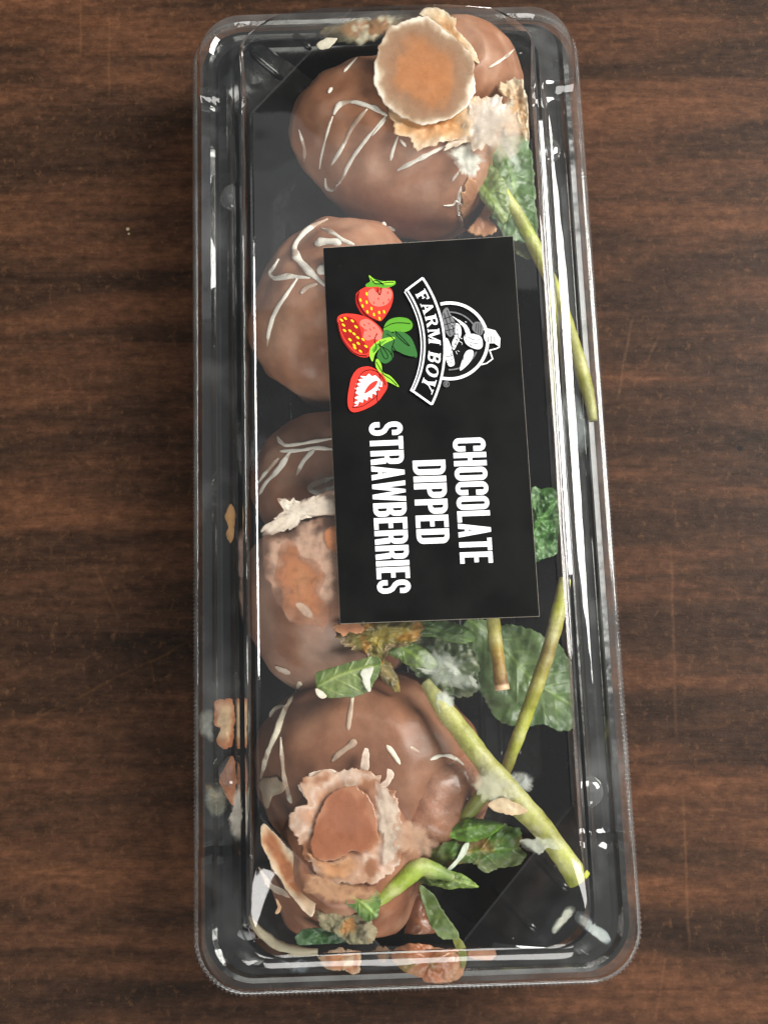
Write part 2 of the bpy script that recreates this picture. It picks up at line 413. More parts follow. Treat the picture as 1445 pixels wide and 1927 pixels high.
def tube_data(pts, rads, k=12, seed=0, rough=0.0, flat=1.0, caps=True):
    """swept tube; returns verts, faces"""
    pts = [Vector(p) for p in pts]; vs = []; fs = []; n = len(pts)
    for i, p in enumerate(pts):
        t = (pts[min(i+1, n-1)]-pts[max(i-1, 0)])
        if t.length < 1e-6: t = Vector((1, 0, 0))
        t.normalize(); up = Vector((0, 0, 1))
        if abs(t.z) > 0.95: up = Vector((0, 1, 0))
        s_ = t.cross(up).normalized(); u_ = s_.cross(t).normalized()
        for j in range(k):
            a = 2*math.pi*j/k; d = s_*math.cos(a)+u_*math.sin(a)*flat
            r = rads[i]*(1+rough*nz(p+d*rads[i], 0.06, seed)*2); vs.append(p+d*r)
    for i in range(n-1):
        for j in range(k): fs.append((i*k+j, i*k+(j+1) % k, (i+1)*k+(j+1) % k, (i+1)*k+j))
    if caps:
        fs.append(tuple(range(k))[::-1]); fs.append(tuple((n-1)*k+j for j in range(k)))
    return vs, fs
# lengthwise floor ribs, and paired diagonal ribs on the cut corners
for i in range(13):
    x = -216+i*36; L = 620 if abs(x) > 90 else 780
    v_, f_ = tube_data([pk(x, -L+25 if x < 90 else -L+60, 11)]+[pk(x, -L+80+(2*L-160)*q/8, 11) for q in range(9)]+[pk(x, L-25, 11)], [2]+[8]*9+[2], 10)
    make('floor_rib', v_, f_, M['black'], tray)
for a, b in [((1000, 1602), (1068, 1676)), ((928, 1668), (1008, 1752)), ((470, 98), (532, 150)), ((530, 42), (586, 94)),
             ((900, 80), (862, 118)), ((982, 96), (930, 148)), ((488, 1690), (548, 1640)), ((560, 1752), (612, 1700))]:
    pp = []
    for i in range(9):
        t = i/8; u, v = a[0]+(b[0]-a[0])*t, a[1]+(b[1]-a[1])*t
        h = TRAY.ray_cast(CAM, ray(u, v))
        if h[0]: pp.append(h[0])
    if len(pp) > 2:
        v_, f_ = tube_data(pp, [5]+[9]*(len(pp)-2)+[5], 12); make('corner_rib', v_, f_, M['black'], tray)
# slot pressed into the near ledge and the long ledge beads
for side in (-1, 1):
    for y0, y1 in ((-640, -120), (-60, 690)) if side > 0 else ((-660, -60), (230, 690)):
        v_, f_ = tube_data([pk(side*353, y0+(y1-y0)*q/10, 166) for q in range(11)], [2]+[6]*9+[2], 10); make('ledge_bead', v_, f_, M['black'], tray)

# ---------------------------------------------------------------- generic food shapes
CHOC = (162, 112, 84); CHOC_D = (144, 96, 69); BLOOM = (180, 136, 110); ORANGE = (190, 122, 74); PALE = (206, 180, 158); CREAM = (226, 214, 192)
WHITE = (232, 226, 214)
BODIES = []      # (bvh, name) for laying drizzle
def confine(p, zmax=373):
    x, y = unpk(p); z = p[2]; z = min(z, zmax); z = max(z, 14)
    m = in_lid(x, y, z); x = max(-m, min(m, x)); y = max(-822 if z < 200 else -840, y)
    y = min(822 if z < 200 else 836, y)
    return pk(x, y, z)
def berry(name, parent, calyx, tip, R, seed, taper=0.28, lump=0.07, zmax=373, nu=90, nv=120, squash=1.0, crease=None, col=CHOC, side_col=BLOOM, mat='chocolate'):
    """chocolate coated strawberry body from shoulder (u,v,z) to tip (u,v,z)"""
    a = P(*calyx); b = P(*tip); ax = b-a; L = ax.length; ax.normalize()
    s_ = ax.cross(Vector((0, 0, 1))).normalized(); up = s_.cross(ax).normalized()
    vs = []; cs = []; fs = []
    for i in range(nu+1):
        q = math.pi*i/nu; t = (1-math.cos(q))/2
        r = R*max(0.0, math.sin(q))**0.82*(1.1-taper*t)
        for j in range(nv):
            ph = 2*math.pi*j/nv; d = s_*math.cos(ph)+up*math.sin(ph)*squash
            p = a+ax*(L*t)+d*r
            k = fbm(p, 1.1/R, seed)*lump*R + nz(p, 3.0/R, seed+5)*0.03*R + 0.012*R*math.sin(9*t+5*nz(p, 1.2/R, seed+8)+2*ph)*sstep(-.2, .5, nz(p, 1.5/R, seed+9))
            p = p+(d*math.sin(q)+ax*(-math.cos(q)))*k
            if crease:
                cp = P(*crease[:3]); dd = (p-cp).length
                p = p-(p-(a+b)/2).normalized()*crease[4]*math.exp(-(dd/crease[3])**2)
            p2 = confine(p, zmax)
            c = mixc(col, side_col, 0.35+1.1*fbm(p, 2.2/R, seed+20))
            c = mixc(c, CHOC_D, 0.9*sstep(0.15, 0.6, fbm(p, 1.3/R, seed+40)))
            vs.append(p2); cs.append(c)
    for i in range(nu):
        for j in range(nv): fs.append((i*nv+j, i*nv+(j+1) % nv, (i+1)*nv+(j+1) % nv, (i+1)*nv+j))
    o = make(name, vs, fs, M[mat], parent, cs)
    BODIES.append(BVHTree.FromPolygons(vs, fs))
    return o
def hit(u, v, zdef=None):
    best = None; d = ray(u, v)
    for b in BODIES:
        h = b.ray_cast(CAM, d)
        if h[0] and (best is None or h[3] < best[2]): best = (h[0], h[1] if h[1].dot(d) < 0 else -h[1], h[3])
    if best: return best[0], best[1]
    return None
def drizzle(parent, pts, r, name='drizzle', mat='drizzle', col=(238, 231, 218), seed=0):
    r *= 0.82; path = smooth_path(pts, 9); seg = []; out = []
    for u, v in path:
        h = hit(u, v)
        if h is None or (seg and (h[0]-seg[-1]).length > 45):
            if len(seg) > 3: out.append(seg)
            seg = []
        if h: seg.append(h[0]+h[1]*r*0.12)
    if len(seg) > 2: out.append(seg)
    for sg in out:
        m = len(sg); rs = [r*(0.3+0.7*min(1, 5*min(i, m-1-i)/max(1, m)))*(0.92+0.6*nz(p, 0.035, seed+3)) for i, p in enumerate(sg)]
        vs, fs = tube_data(sg, rs, 12, seed, 0.15, 0.45)
        cs = [mixc(col, (176, 150, 130), 0.5+0.9*nz(p, 0.03, 9)) if nz(p, 0.03, 9) > 0.2 else col for p in vs]
        make(name, vs, fs, M[mat], parent, cs)
def slab(name, poly, z, thick, stops, mat, parent=None, jag=3.0, jag_f=0.08, dome=0.0, rough=4.0, rf=0.03, seed=1, nr=22, na=150, tilt=(0, 0), cn=0.35, label=None, cat=None, on=None, curl=0.0, closed_smooth=True, conf=True, spots=None, group=None, film=None, vein=None, fold=0.0):
    """irregular plate with real thickness from an outline (u, v); z is the height of its top; stops = [(rho, colour)]"""
    pts = smooth_path(poly, 8, True) if closed_smooth else poly
    cu = sum(p[0] for p in pts)/len(pts); cv = sum(p[1] for p in pts)/len(pts)
    # resample by arclength
    ls = [0]
    for i in range(len(pts)):
        a, b = pts[i], pts[(i+1) % len(pts)]; ls.append(ls[-1]+math.hypot(b[0]-a[0], b[1]-a[1]))
    tot = ls[-1]; out = []; k = 0
    for i in range(na):
        d = tot*i/na
        while ls[k+1] < d: k += 1
        a, b = pts[k], pts[(k+1) % len(pts)]; t = (d-ls[k])/max(1e-6, ls[k+1]-ls[k])
        u, v = a[0]+(b[0]-a[0])*t, a[1]+(b[1]-a[1])*t
        j = jag*1.7*(0.9*nz((u, v, 0), jag_f*0.4, seed+2)+0.55*nz((u, v, 0), jag_f, seed)+0.4*nz((u, v, 0), jag_f*2.3, seed+4)); dx, dy = u-cu, v-cv; L = max(1, math.hypot(dx, dy))
        out.append((u+dx/L*j, v+dy/L*j))
    R = max(math.hypot(p[0]-cu, p[1]-cv) for p in out)
    vs = []; cs = []; fs = []
    if film: mat = 'film'
    if vein:
        (vu0, vv0), (vu1, vv1) = vein; vL = math.hypot(vu1-vu0, vv1-vv0); vx, vy = (vu1-vu0)/vL, (vv1-vv0)/vL
        def vd(u, v):
            dx, dy = u-vu0, v-vv0; return dx*vx+dy*vy, -dx*vy+dy*vx+6*math.sin((dx*vx+dy*vy)*0.03)
        def vl(t, d):
            k = math.exp(-(d/3.5)**2); m_ = (t-abs(d)*0.9) % 30; m_ = min(m_, 30-m_)
            return max(k, 0.6*math.exp(-(m_/2.6)**2)*sstep(90, 10, abs(d)))
    def pt(u, v, rho, low):
        q = (u, v, 0)
        zz = z+dome*(1-rho**2)-curl*rho**3+rough*(fbm(q, rf, seed+8))+tilt[0]*(u-cu)/R+tilt[1]*(v-cv)/R
        if vein:
            t_, d_ = vd(u, v); zz += fold*abs(d_)/R + 2.2*vl(t_, d_)
        if low: zz -= thick*(1-rho**6)+0.4
        if on is not None:
            h = hit(u, v)
            if h is not None:
                zz = h[0].z+on+rough*0.6*fbm(q, rf, seed+8)+dome*(1-rho**2)-curl*rho**3
                if low: zz -= thick*(1-rho**6)+0.4
        p = P(u, v, zz)
        return confine(p, 376.5) if conf else p
    def colr(u, v, rho):
        r2 = rho+cn*fbm((u, v, 0), 0.022, seed+30)
        c = stops[-1][1]
        if r2 <= stops[0][0]: c = stops[0][1]
        else:
            for (a, ca), (b, cb) in zip(stops, stops[1:]):
                if a <= r2 <= b: c = mixc(ca, cb, (r2-a)/max(1e-6, b-a)); break
        if spots:
            c = mixc(c, spots[0], spots[1]*sstep(0.1, 0.45, fbm((u, v, 0), spots[2], seed+60)))
        if vein: c = mixc(c, (min(255, c[0]*1.35), min(255, c[1]*1.3), c[2]*1.2), 0.75*vl(*vd(u, v)))
        if film:
            e = sstep(1.0, 0.55, rho+0.35*fbm((u, v, 0), 0.03, seed+77)); c = tuple(c)+(film[1]+(film[0]-film[1])*e if rho < 0.999 else film[1]*0.3,)
        return c
    for low in ((0,) if film else (0, 1)):
        vs.append(pt(cu, cv, 0, low)); cs.append(colr(cu, cv, 0))
        for i in range(1, nr+1):
            rho = i/nr
            for (u, v) in out:
                uu, vv = cu+(u-cu)*rho, cv+(v-cv)*rho; vs.append(pt(uu, vv, rho, low)); cs.append(colr(uu, vv, rho))
    B = 1+nr*na
    for low in ((0,) if film else (0, 1)):
        o = low*B
        for j in range(na):
            j2 = (j+1) % na
            f = (o, o+1+j, o+1+j2); fs.append(f if low else f[::-1])
            for i in range(nr-1):
                a = o+1+i*na; f = (a+j, a+na+j, a+na+j2, a+j2); fs.append(f if low else f[::-1])
    e0 = 1+(nr-1)*na; e1 = B+e0
    for j in range(0 if film else na):
        j2 = (j+1) % na; fs.append((e0+j, e0+j2, e1+j2, e1+j))
    if parent is None and label:
        base = P(cu, cv, z)
    ob = make(name, vs, fs, M[mat], parent, cs)
    if parent is None:
        # put the origin at the piece itself
        b = P(cu, cv, max(0, z-thick))*S
        ob.data.transform(__import__('mathutils').Matrix.Translation(-b)); ob.location = b
        tag(ob, label, cat, group)
    elif label: ob['label'] = label
    return ob
def crumbs(name, parent, pts, n, rmin, rmax, cols, mat, seed, spread=8, zoff=0, z=None):
    """a scatter of tiny irregular grains as one uncountable mass"""
    rnd = random.Random(seed); vs = []; fs = []; cs = []
    bm = bmesh.new(); bmesh.ops.create_icosphere(bm, subdivisions=2, radius=1); bv = [v.co.copy() for v in bm.verts]; bf = [[v.index for v in f.verts] for f in bm.faces]; bm.free()
    path = smooth_path(pts, 8) if len(pts) > 1 else pts
    for i in range(n):
        u, v = rnd.choice(path); u += rnd.gauss(0, spread); v += rnd.gauss(0, spread)
        r = rnd.uniform(rmin, rmax)
        if z is None:
            h = hit(u, v)
            if h is None: continue
            c = h[0]+h[1]*(zoff+r*0.3)
        else: c = P(u, v, z+zoff+rnd.uniform(-6, 6))
        b = len(vs); sx, sy, sz = rnd.uniform(.5, 1.8), rnd.uniform(.5, 1.8), rnd.uniform(.3, .6); col = rnd.choice(cols)
        for q in bv:
            k = 1+1.3*nz(q*2, 1, seed+i); p = c+Vector((q.x*sx, q.y*sy, q.z*sz))*r*k
            p.z = min(p.z, 375.5); vs.append(p); cs.append(col)
        fs += [tuple(b+x for x in f) for f in bf]
    if not vs: return
    o = make(name, vs, fs, M[mat], parent, cs); o['kind'] = 'stuff'; return o
def fuzz(name, parent, pts, n, z, spread, cols, seed):
    """fluffy mould: many fine short threads, one uncountable mass"""
    rnd = random.Random(seed); vs = []; fs = []; cs = []; path = smooth_path(pts, 8)
    for i in range(n):
        u, v = rnd.choice(path); u += rnd.gauss(0, spread*0.7); v += rnd.gauss(0, spread*0.7)
        p = P(u, v, z+rnd.uniform(-8, 6)); a = rnd.uniform(0, 6.28); L = rnd.uniform(5, 15); da = rnd.uniform(-1.2, 1.2); r = rnd.uniform(0.8, 2.2)
        pp = [p]
        for k in range(4):
            a += da*0.5; p = p+Vector((math.cos(a), math.sin(a), rnd.uniform(-.4, .4)))*L/4; p.z = min(p.z, 375.5); pp.append(p.copy())
        v_, f_ = tube_data(pp, [r, r*1.3, r*1.2, r, r*.4], 5); b = len(vs)
        vs += v_; fs += [tuple(b+x for x in f) for f in f_]; cs += [rnd.choice(cols)]*len(v_)
    o = make(name, vs, fs, M['mould'], parent, cs); o['kind'] = 'stuff'; return o
def stem(name, pts, rads, cols, parent=None, label=None, cat='stem', seed=0, hollow=False, group=None, tipcol=None):
    pp = smooth_path([tuple(P(*p))+(r,) for p, r in zip(pts, rads)], 9)
    path = [Vector(p[:3]) for p in pp]; rr = [p[3] for p in pp]; n = len(path); k = 18
    if hollow:      # cut end: fold inwards
        path += [path[-1]+Vector((0, 0, 0)), path[-1]-(path[-1]-path[-2])*2.2]; rr += [rr[-1]*0.72, rr[-1]*0.55]
    rr = [q*0.92 for q in rr]; vs, fs = tube_data(path, rr, k, seed, 0.06)
    cs = []
    for i, p in enumerate(vs):
        t = (i//k)/max(1, n-1); t = min(t, 1.0)*(len(cols)-1); a = min(int(t), len(cols)-2) if len(cols) > 1 else 0
        c = mixc(cols[a], cols[min(a+1, len(cols)-1)], t-a); c = mixc(c, (c[0]*0.72, c[1]*0.7, c[2]*0.55), 0.1+0.9*nz(p, 0.02, seed+3))
        if hollow and i//k >= n: c = mixc(c, (60, 48, 22), 0.7)
        if tipcol and i//k >= n-3: c = tipcol
        cs.append(mixc(tuple(min(255, k*1.16) for k in c), (206, 202, 160), 0.16+0.8*nz(p, 0.035, seed+6)))
    o = make(name, vs, fs, M['stem'], parent, cs)
    if parent is None:
        b = P(*pts[0])*S; o.data.transform(__import__('mathutils').Matrix.Translation(-b)); o.location = b; tag(o, label, cat, group)
    return o
def cr(sc_, ox, oy, pts): return [(p[0]/sc_+ox,)+(p[1]/sc_+oy,) for p in pts]
c1 = lambda *p: cr(3.6125, 340, 0, p); c2 = lambda *p: cr(3.44, 700, 0, p); c3 = lambda *p: cr(3.6125, 340, 400, p)
c4 = lambda *p: cr(3.44, 340, 800, p); c5 = lambda *p: cr(3.06, 340, 1250, p); c6 = lambda *p: cr(2.89, 720, 1250, p)
c8 = lambda *p: cr(3.854, 850, 850, p)

# ---------------------------------------------------------------- chocolate strawberries
GB = 'chocolate dipped strawberries in the tray'
A = thing('chocolate_strawberry', 'large milk chocolate strawberry with looped white drizzle at the top of the tray', 'strawberry', P(735, 270, 14), GB)
berry('coating', A, (935, 335, 200), (552, 220, 190), 176, 1, taper=0.3, lump=0.10)
B = thing('chocolate_strawberry', 'upright strawberry with a pale rimmed flat chocolate disc pressed against the lid', 'strawberry', P(850, 140, 20), GB)
berry('coating', B, (880, 190, 40), (850, 118, 372), 118, 2, taper=0.1, lump=0.05, zmax=366)
C = thing('chocolate_strawberry', 'milk chocolate strawberry with the thickest white drizzle, left of the printed strawberries', 'strawberry', P(640, 600, 14), GB)
berry('coating', C, (800, 590, 190), (478, 610, 190), 180, 3, taper=0.16, lump=0.09, crease=(594, 688, 325, 44, 60))
D = thing('chocolate_strawberry', 'strawberry with branching white drizzle half under the label, above the orange smeared one', 'strawberry', P(620, 900, 14), GB)
berry('coating', D, (800, 930, 170), (478, 905, 170), 136, 4, taper=0.1, lump=0.05, zmax=350, col=(148, 106, 84), side_col=(162, 124, 102))
E_ = thing('chocolate_strawberry', 'strawberry squashed on the lid with a glossy orange smear beside the label', 'strawberry', P(580, 1110, 14), GB)
berry('coating', E_, (640, 985, 190), (610, 1305, 200), 172, 5, taper=0.28, lump=0.05, zmax=371, col=(158, 118, 98), side_col=(176, 142, 122))
Fb = thing('chocolate_strawberry', 'biggest milk chocolate strawberry with a long cream drizzle near the bottom of the tray', 'strawberry', P(690, 1440, 14), GB)
berry('coating', Fb, (700, 1265, 150), (680, 1640, 150), 196, 6, taper=0.12, lump=0.09, zmax=335, col=(132, 88, 64), side_col=(146, 104, 80))
G = thing('chocolate_strawberry', 'broken strawberry with a crusted round chocolate patch stuck to the lid bottom', 'strawberry', P(640, 1600, 14), GB)
berry('coating', G, (650, 1720, 110), (655, 1520, 372), 128, 7, taper=0.2, lump=0.07, zmax=362, col=(140, 92, 68))

# --- drizzles
for pts, r in [(c1((1110, 490), (1200, 390), (1340, 240), (1400, 215)), 4), (c1((1005, 635), (1030, 595)), 4), (c1((805, 880), (830, 950), (845, 1020), (838, 1100)), 4),
        (c1((945, 1150), (965, 1030), (1010, 860), (1035, 790)), 4), (c1((1040, 780), (1085, 710), (1170, 695), (1270, 720), (1380, 775)), 6.5),
        (c1((1270, 740), (1170, 860), (1100, 1000), (1020, 1130)), 5), (c1((1395, 790), (1300, 900), (1180, 1060), (1090, 1220), (1040, 1290), (995, 1270), (985, 1210)), 5),
        (c2((100, 750), (0, 680)), 5), (c2((90, 770), (0, 880)), 4), (c2((160, 1105), (300, 1030), (470, 945)), 5.5), (c2((170, 880), (140, 960), (120, 1040)), 3.5),
        (c2((180, 900), (220, 950)), 3.5), (c2((510, 1175), (560, 1110)), 4), (c2((575, 1205), (560, 1290), (560, 1380), (590, 1460), (640, 1500)), 4.5), (c2((460, 1330), (520, 1325), (550, 1300), (610, 1345)), 3.5)]:
    drizzle(A, pts, r, seed=1)
drizzle(B, c2((750, 440), (860, 370), (950, 285)), 4)
for pts, r in [(c3((1000, 45), (900, 100), (830, 160), (780, 230), (790, 300), (850, 370), (920, 440), (985, 500)), 8.5), (c3((955, 105), (1050, 150), (1110, 195), (1180, 220)), 6),
        (c3((915, 210), (1000, 200), (1090, 215)), 10), (c3((670, 315), (640, 370), (615, 410), (640, 445), (730, 435), (880, 445)), 5.5), (c3((800, 440), (720, 560), (650, 670), (610, 790), (590, 910)), 6),
        (c3((820, 550), (860, 510), (930, 485)), 5), (c3((600, 170), (560, 290), (515, 400), (500, 540)), 4), (c3((940, 420), (980, 360)), 10), (c3((1365, 70), (1460, 120)), 6)]:
    drizzle(C, pts, r, seed=2)
for pts, r in [(c4((625, 75), (665, 125), (730, 130), (850, 110), (1000, 85)), 5.5), (c4((640, 170), (760, 165), (880, 150), (1000, 158)), 5.5), (c4((715, 165), (650, 270), (560, 370), (510, 450)), 6.5),
        (c4((635, 215), (560, 300), (500, 380)), 4.5), (c4((870, 155), (800, 230), (750, 325)), 5.5), (c4((1010, 335), (900, 370), (840, 400), (850, 425), (920, 430), (1010, 390)), 6.5)]:
    drizzle(D, pts, r, seed=3)
for pts, r in [(c5((690, 100), (640, 200), (590, 310), (560, 400), (520, 480), (490, 570), (465, 660)), 9), (c5((578, 420), (590, 540), (600, 640), (630, 760), (640, 800)), 6), (c5((515, 305), (550, 260), (600, 240)), 5),
        (c5((995, 150), (975, 290), (965, 380)), 4.5), (c5((870, 560), (920, 510), (985, 460), (1000, 430)), 7), (c6((20, 440), (60, 490), (95, 545)), 5.5), (c6((150, 450), (200, 480)), 4)]:
    drizzle(Fb, pts, r, seed=4, col=(240, 228, 204))
slab('cream_blob', c5((455, 690), (500, 650), (560, 655), (600, 700), (580, 745), (530, 770), (500, 835), (470, 790)), 300, 14, [(0, (230, 216, 190)), (1, (204, 176, 148))], 'drizzle', Fb, on=7, dome=6, seed=12, nr=8, na=70)

# --- pressed patches, crusts and shards
LIDZ = 375
slab('pressed_disc', c2((30, 330), (120, 180), (300, 110), (390, 130), (500, 220), (620, 330), (665, 440), (660, 580), (600, 700), (480, 780), (340, 800), (190, 760), (60, 640), (5, 500)), LIDZ, 10,
     [(0, (182, 120, 76)), (0.5, (180, 122, 80)), (0.68, (158, 118, 90)), (0.88, (162, 130, 104)), (0.95, (200, 176, 150)), (1.0, (238, 226, 210))], 'smear', B, jag=3.0, rough=1.0, seed=3, cn=0.16, nr=30, na=200)
slab('crust', c2((120, 690), (150, 860), (230, 900), (300, 970), (370, 930), (460, 930), (560, 900), (660, 800), (690, 620), (600, 690), (480, 770), (340, 790), (200, 750)), 366, 16,
     [(0, (210, 150, 96)), (0.6, (216, 166, 116)), (1, (226, 196, 162))], 'crust', B, jag=5, jag_f=0.12, rough=6, seed=5, cn=0.4, conf=True, nr=16)
slab('crust', c2((290, 80), (390, 45), (500, 80), (550, 130), (545, 190), (640, 290), (690, 400), (640, 380), (560, 270), (450, 190), (370, 120)), 368, 12,
     [(0, (200, 142, 92)), (0.7, (222, 190, 150)), (1, (232, 214, 188))], 'crust', B, jag=4, jag_f=0.15, rough=5, seed=6, nr=12)
slab('mould_growth', c2((650, 640), (760, 630), (890, 655), (860, 780), (820, 870), (700, 970), (600, 930), (480, 960), (570, 840), (630, 740)), 366, 18,
     [(0, (226, 216, 208)), (0.6, (232, 222, 212)), (1, (222, 196, 170))], 'smear', B, jag=8, jag_f=0.1, rough=7, seed=7, rf=0.035)
slab('crust', c2((820, 570), (900, 500), (975, 515), (985, 590), (1010, 680), (1020, 800), (1010, 910), (960, 830), (930, 700), (870, 640)), 330, 14,
     [(0, (190, 150, 112)), (0.6, (214, 186, 150)), (1, (232, 216, 190))], 'crust', B, jag=8, jag_f=0.14, rough=9, seed=8, rf=0.06, nr=12, na=110)
slab('mould_film', c2((470, 950), (590, 900), (700, 960), (730, 1030), (680, 1070), (640, 1130), (560, 1100), (510, 1030)), 350, 6, [(0, (208, 210, 196)), (1, (226, 222, 210))], 'mould', B, film=(0.95, 0.15), jag=8, jag_f=0.12, rough=5, seed=105)
slab('mould_film', c2((800, 880), (880, 900), (950, 1000), (950, 1090), (900, 1070), (850, 980)), 290, 6, [(0, (190, 204, 190)), (1, (210, 214, 204))], 'mould', B, film=(0.8, 0.1), jag=6, rough=3, seed=106)
slab('mould_film', c2((860, 640), (960, 640), (1010, 700), (1010, 860), (950, 900), (880, 860), (840, 780)), 330, 6, [(0, (206, 196, 170)), (1, (226, 214, 196))], 'mould', B, film=(0.9, 0.15), jag=8, jag_f=0.12, rough=5, seed=107, spots=((206, 150, 92), 0.7, 0.03))
slab('ragged_edge', c2((640, 1140), (720, 1260), (800, 1340), (760, 1400), (800, 1500), (650, 1510), (590, 1430), (565, 1330)), 240, 14,
     [(0, (160, 112, 84)), (0.7, (168, 116, 84)), (1, (200, 150, 110))], 'crust', A, jag=6, jag_f=0.16, rough=4, seed=9, on=4, nr=12, na=110)

slab('pressed_patch', c4((510, 700), (600, 690), (700, 695), (800, 630), (1010, 600), (1060, 800), (1030, 1100), (960, 1300), (900, 1350), (780, 1320), (640, 1180), (560, 1000), (512, 850)), LIDZ-0.5, 8,
     [(0, (184, 146, 124)), (0.7, (188, 152, 130)), (1, (172, 130, 108))], 'smear', E_, film=(0.95, 0.15), jag=4, rough=0.8, seed=11, cn=0.3)
slab('wet_smear', c4((620, 850), (650, 780), (700, 750), (745, 770), (790, 850), (890, 880), (935, 990), (905, 1100), (955, 1170), (950, 1290), (860, 1310), (720, 1260), (660, 1180), (650, 1080), (612, 980)), LIDZ+1.2, 4,
     [(0, (172, 116, 80)), (0.4, (164, 106, 70)), (1, (162, 106, 74))], 'wet_chocolate', E_, film=(1.0, 0.35), jag=3, rough=0.5, seed=13, cn=0.6)
slab('pale_fleck', c4((740, 1160), (775, 1145), (830, 1180), (860, 1225), (850, 1255), (790, 1230)), LIDZ+2.2, 2, [(0, (178, 148, 130)), (1, (190, 158, 136))], 'smear', E_, film=(1, .5), jag=1, rough=0.2, seed=14, nr=6, na=50)
slab('wet_smear', c4((930, 690), (1020, 640), (1060, 740), (1010, 830), (945, 790)), LIDZ+1.2, 4, [(0, (186, 120, 78)), (1, (178, 112, 72))], 'wet_chocolate', E_, film=(1.0, 0.5), jag=2, rough=0.4, seed=15, nr=10, na=60)
slab('white_crust', c4((500, 700), (550, 645), (630, 600), (645, 500), (720, 470), (800, 500), (870, 455), (1020, 425), (1040, 570), (900, 585), (800, 610), (740, 660), (690, 685), (600, 670)), 366, 14,
     [(0, (212, 192, 176)), (0.5, (234, 226, 212)), (1, (222, 204, 186))], 'crust', E_, jag=7, jag_f=0.14, rough=5, rf=0.05, seed=16, cn=0.5, spots=((150, 112, 90), 0.9, 0.03))
slab('mould_film', c4((495, 710), (540, 650), (640, 590), (660, 500), (760, 480), (900, 450), (1020, 430), (1030, 560), (860, 590), (740, 650), (640, 690)), 371, 5, [(0, (228, 214, 198)), (1, (216, 198, 180))], 'mould', E_, film=(0.9, 0.1), jag=8, jag_f=0.12, rough=2, seed=108)
slab('white_fleck', c4((615, 1560), (680, 1575), (715, 1600), (700, 1620), (640, 1600)), 280, 10, [(0, (226, 216, 204)), (1, (214, 190, 170))], 'drizzle', E_, on=4, jag=2, seed=17, nr=6, na=50)
slab('side_smear', [(446, 1015), (462, 990), (470, 1060), (474, 1150), (462, 1190), (448, 1120)], 225, 5, [(0, (190, 160, 146)), (1, (170, 140, 124))], 'mould', E_, jag=4, film=(0.85, 0.1), seed=18, nr=8, na=70, conf=False)

slab('crust_ring', c5((730, 640), (880, 610), (1000, 595), (1060, 600), (1130, 640), (1180, 720), (1250, 800), (1280, 950), (1265, 1090), (1210, 1180), (1110, 1250), (1000, 1265), (860, 1260), (760, 1180), (690, 1090), (650, 980), (640, 880), (690, 815), (730, 790), (690, 720), (690, 690)), 368, 22,
     [(0, (172, 112, 80)), (0.5, (184, 136, 106)), (0.74, (190, 152, 130)), (0.9, (212, 186, 168)), (1, (196, 160, 136))], 'smear', G, jag=7, jag_f=0.10, rough=4, rf=0.025, seed=21, cn=0.55, nr=26, na=220, spots=((150, 98, 68), 0.85, 0.022))
slab('pressed_patch', c5((860, 750), (930, 705), (1010, 710), (1080, 760), (1120, 860), (1140, 960), (1120, 1050), (1050, 1090), (980, 1075), (900, 1130), (800, 1130), (745, 1080), (765, 960), (805, 840)), LIDZ+0.5, 8,
     [(0, (150, 94, 68)), (0.8, (156, 98, 70)), (1, (172, 118, 88))], 'smear', G, jag=3, jag_f=0.15, rough=0.8, seed=22, cn=0.3)
slab('orange_crust', c5((735, 1090), (830, 1135), (970, 1095), (1040, 1130), (1060, 1200), (1000, 1250), (930, 1270), (820, 1230)), 374, 8, [(0, (190, 134, 92)), (0.6, (194, 144, 106)), (1, (190, 150, 124))], 'smear', G, film=(0.95, 0.2), jag=4, rough=1.5, seed=23, cn=0.5, nr=14, na=110)
for poly, sd_ in [(c5((1035, 600), (1052, 500), (1065, 478), (1083, 500), (1080, 600)), 31), (c5((1150, 690), (1185, 660), (1190, 600), (1222, 620), (1225, 650), (1180, 710)), 32), (c5((690, 690), (790, 670), (780, 700), (735, 745), (715, 770), (685, 715)), 33), (c5((730, 640), (760, 620), (860, 605), (900, 640), (800, 660), (745, 665)), 34)]:
    slab('crust_spike', poly, 362, 10, [(0, (214, 186, 168)), (1, (226, 206, 188))], 'crust', G, jag=2, rough=3, seed=sd_, nr=6, na=50)
slab('shell_shard', c5((445, 940), (480, 915), (520, 950), (640, 1080), (690, 1170), (700, 1250), (790, 1340), (780, 1400), (740, 1450), (640, 1330), (560, 1220), (490, 1090), (450, 1000)), 345, 14,
     [(0, (168, 104, 66)), (0.45, (176, 112, 72)), (0.75, (216, 178, 142)), (1, (226, 204, 178))], 'smear', G, jag=3, rough=3, seed=24, cn=0.35, tilt=(10, 0), na=180)
slab('shell_shard', c5((690, 1180), (760, 1230), (840, 1300), (800, 1335), (770, 1330), (720, 1265)), 352, 10, [(0, (112, 64, 42)), (0.8, (126, 76, 50)), (1, (150, 96, 66))], 'smear', G, jag=2, rough=1.5, seed=25, nr=8, na=60)
slab('cream_streak', c5((450, 1170), (470, 1190), (520, 1260), (600, 1300), (640, 1350), (580, 1330), (520, 1300), (480, 1250)), 310, 8, [(0, (228, 214, 198)), (1, (206, 180, 158))], 'drizzle', G, jag=2, rough=2, seed=26, nr=8, na=80)
berry('wet_lump', Fb, (766, 1420, 218), (856, 1598, 218), 104, 27, taper=0.2, lump=0.13, zmax=352, nu=60, nv=76, col=(160, 110, 86), side_col=(172, 126, 102), mat='wet_chocolate')
drizzle(Fb, c6((258, 520), (310, 498), (370, 502), (440, 550)), 4.5)
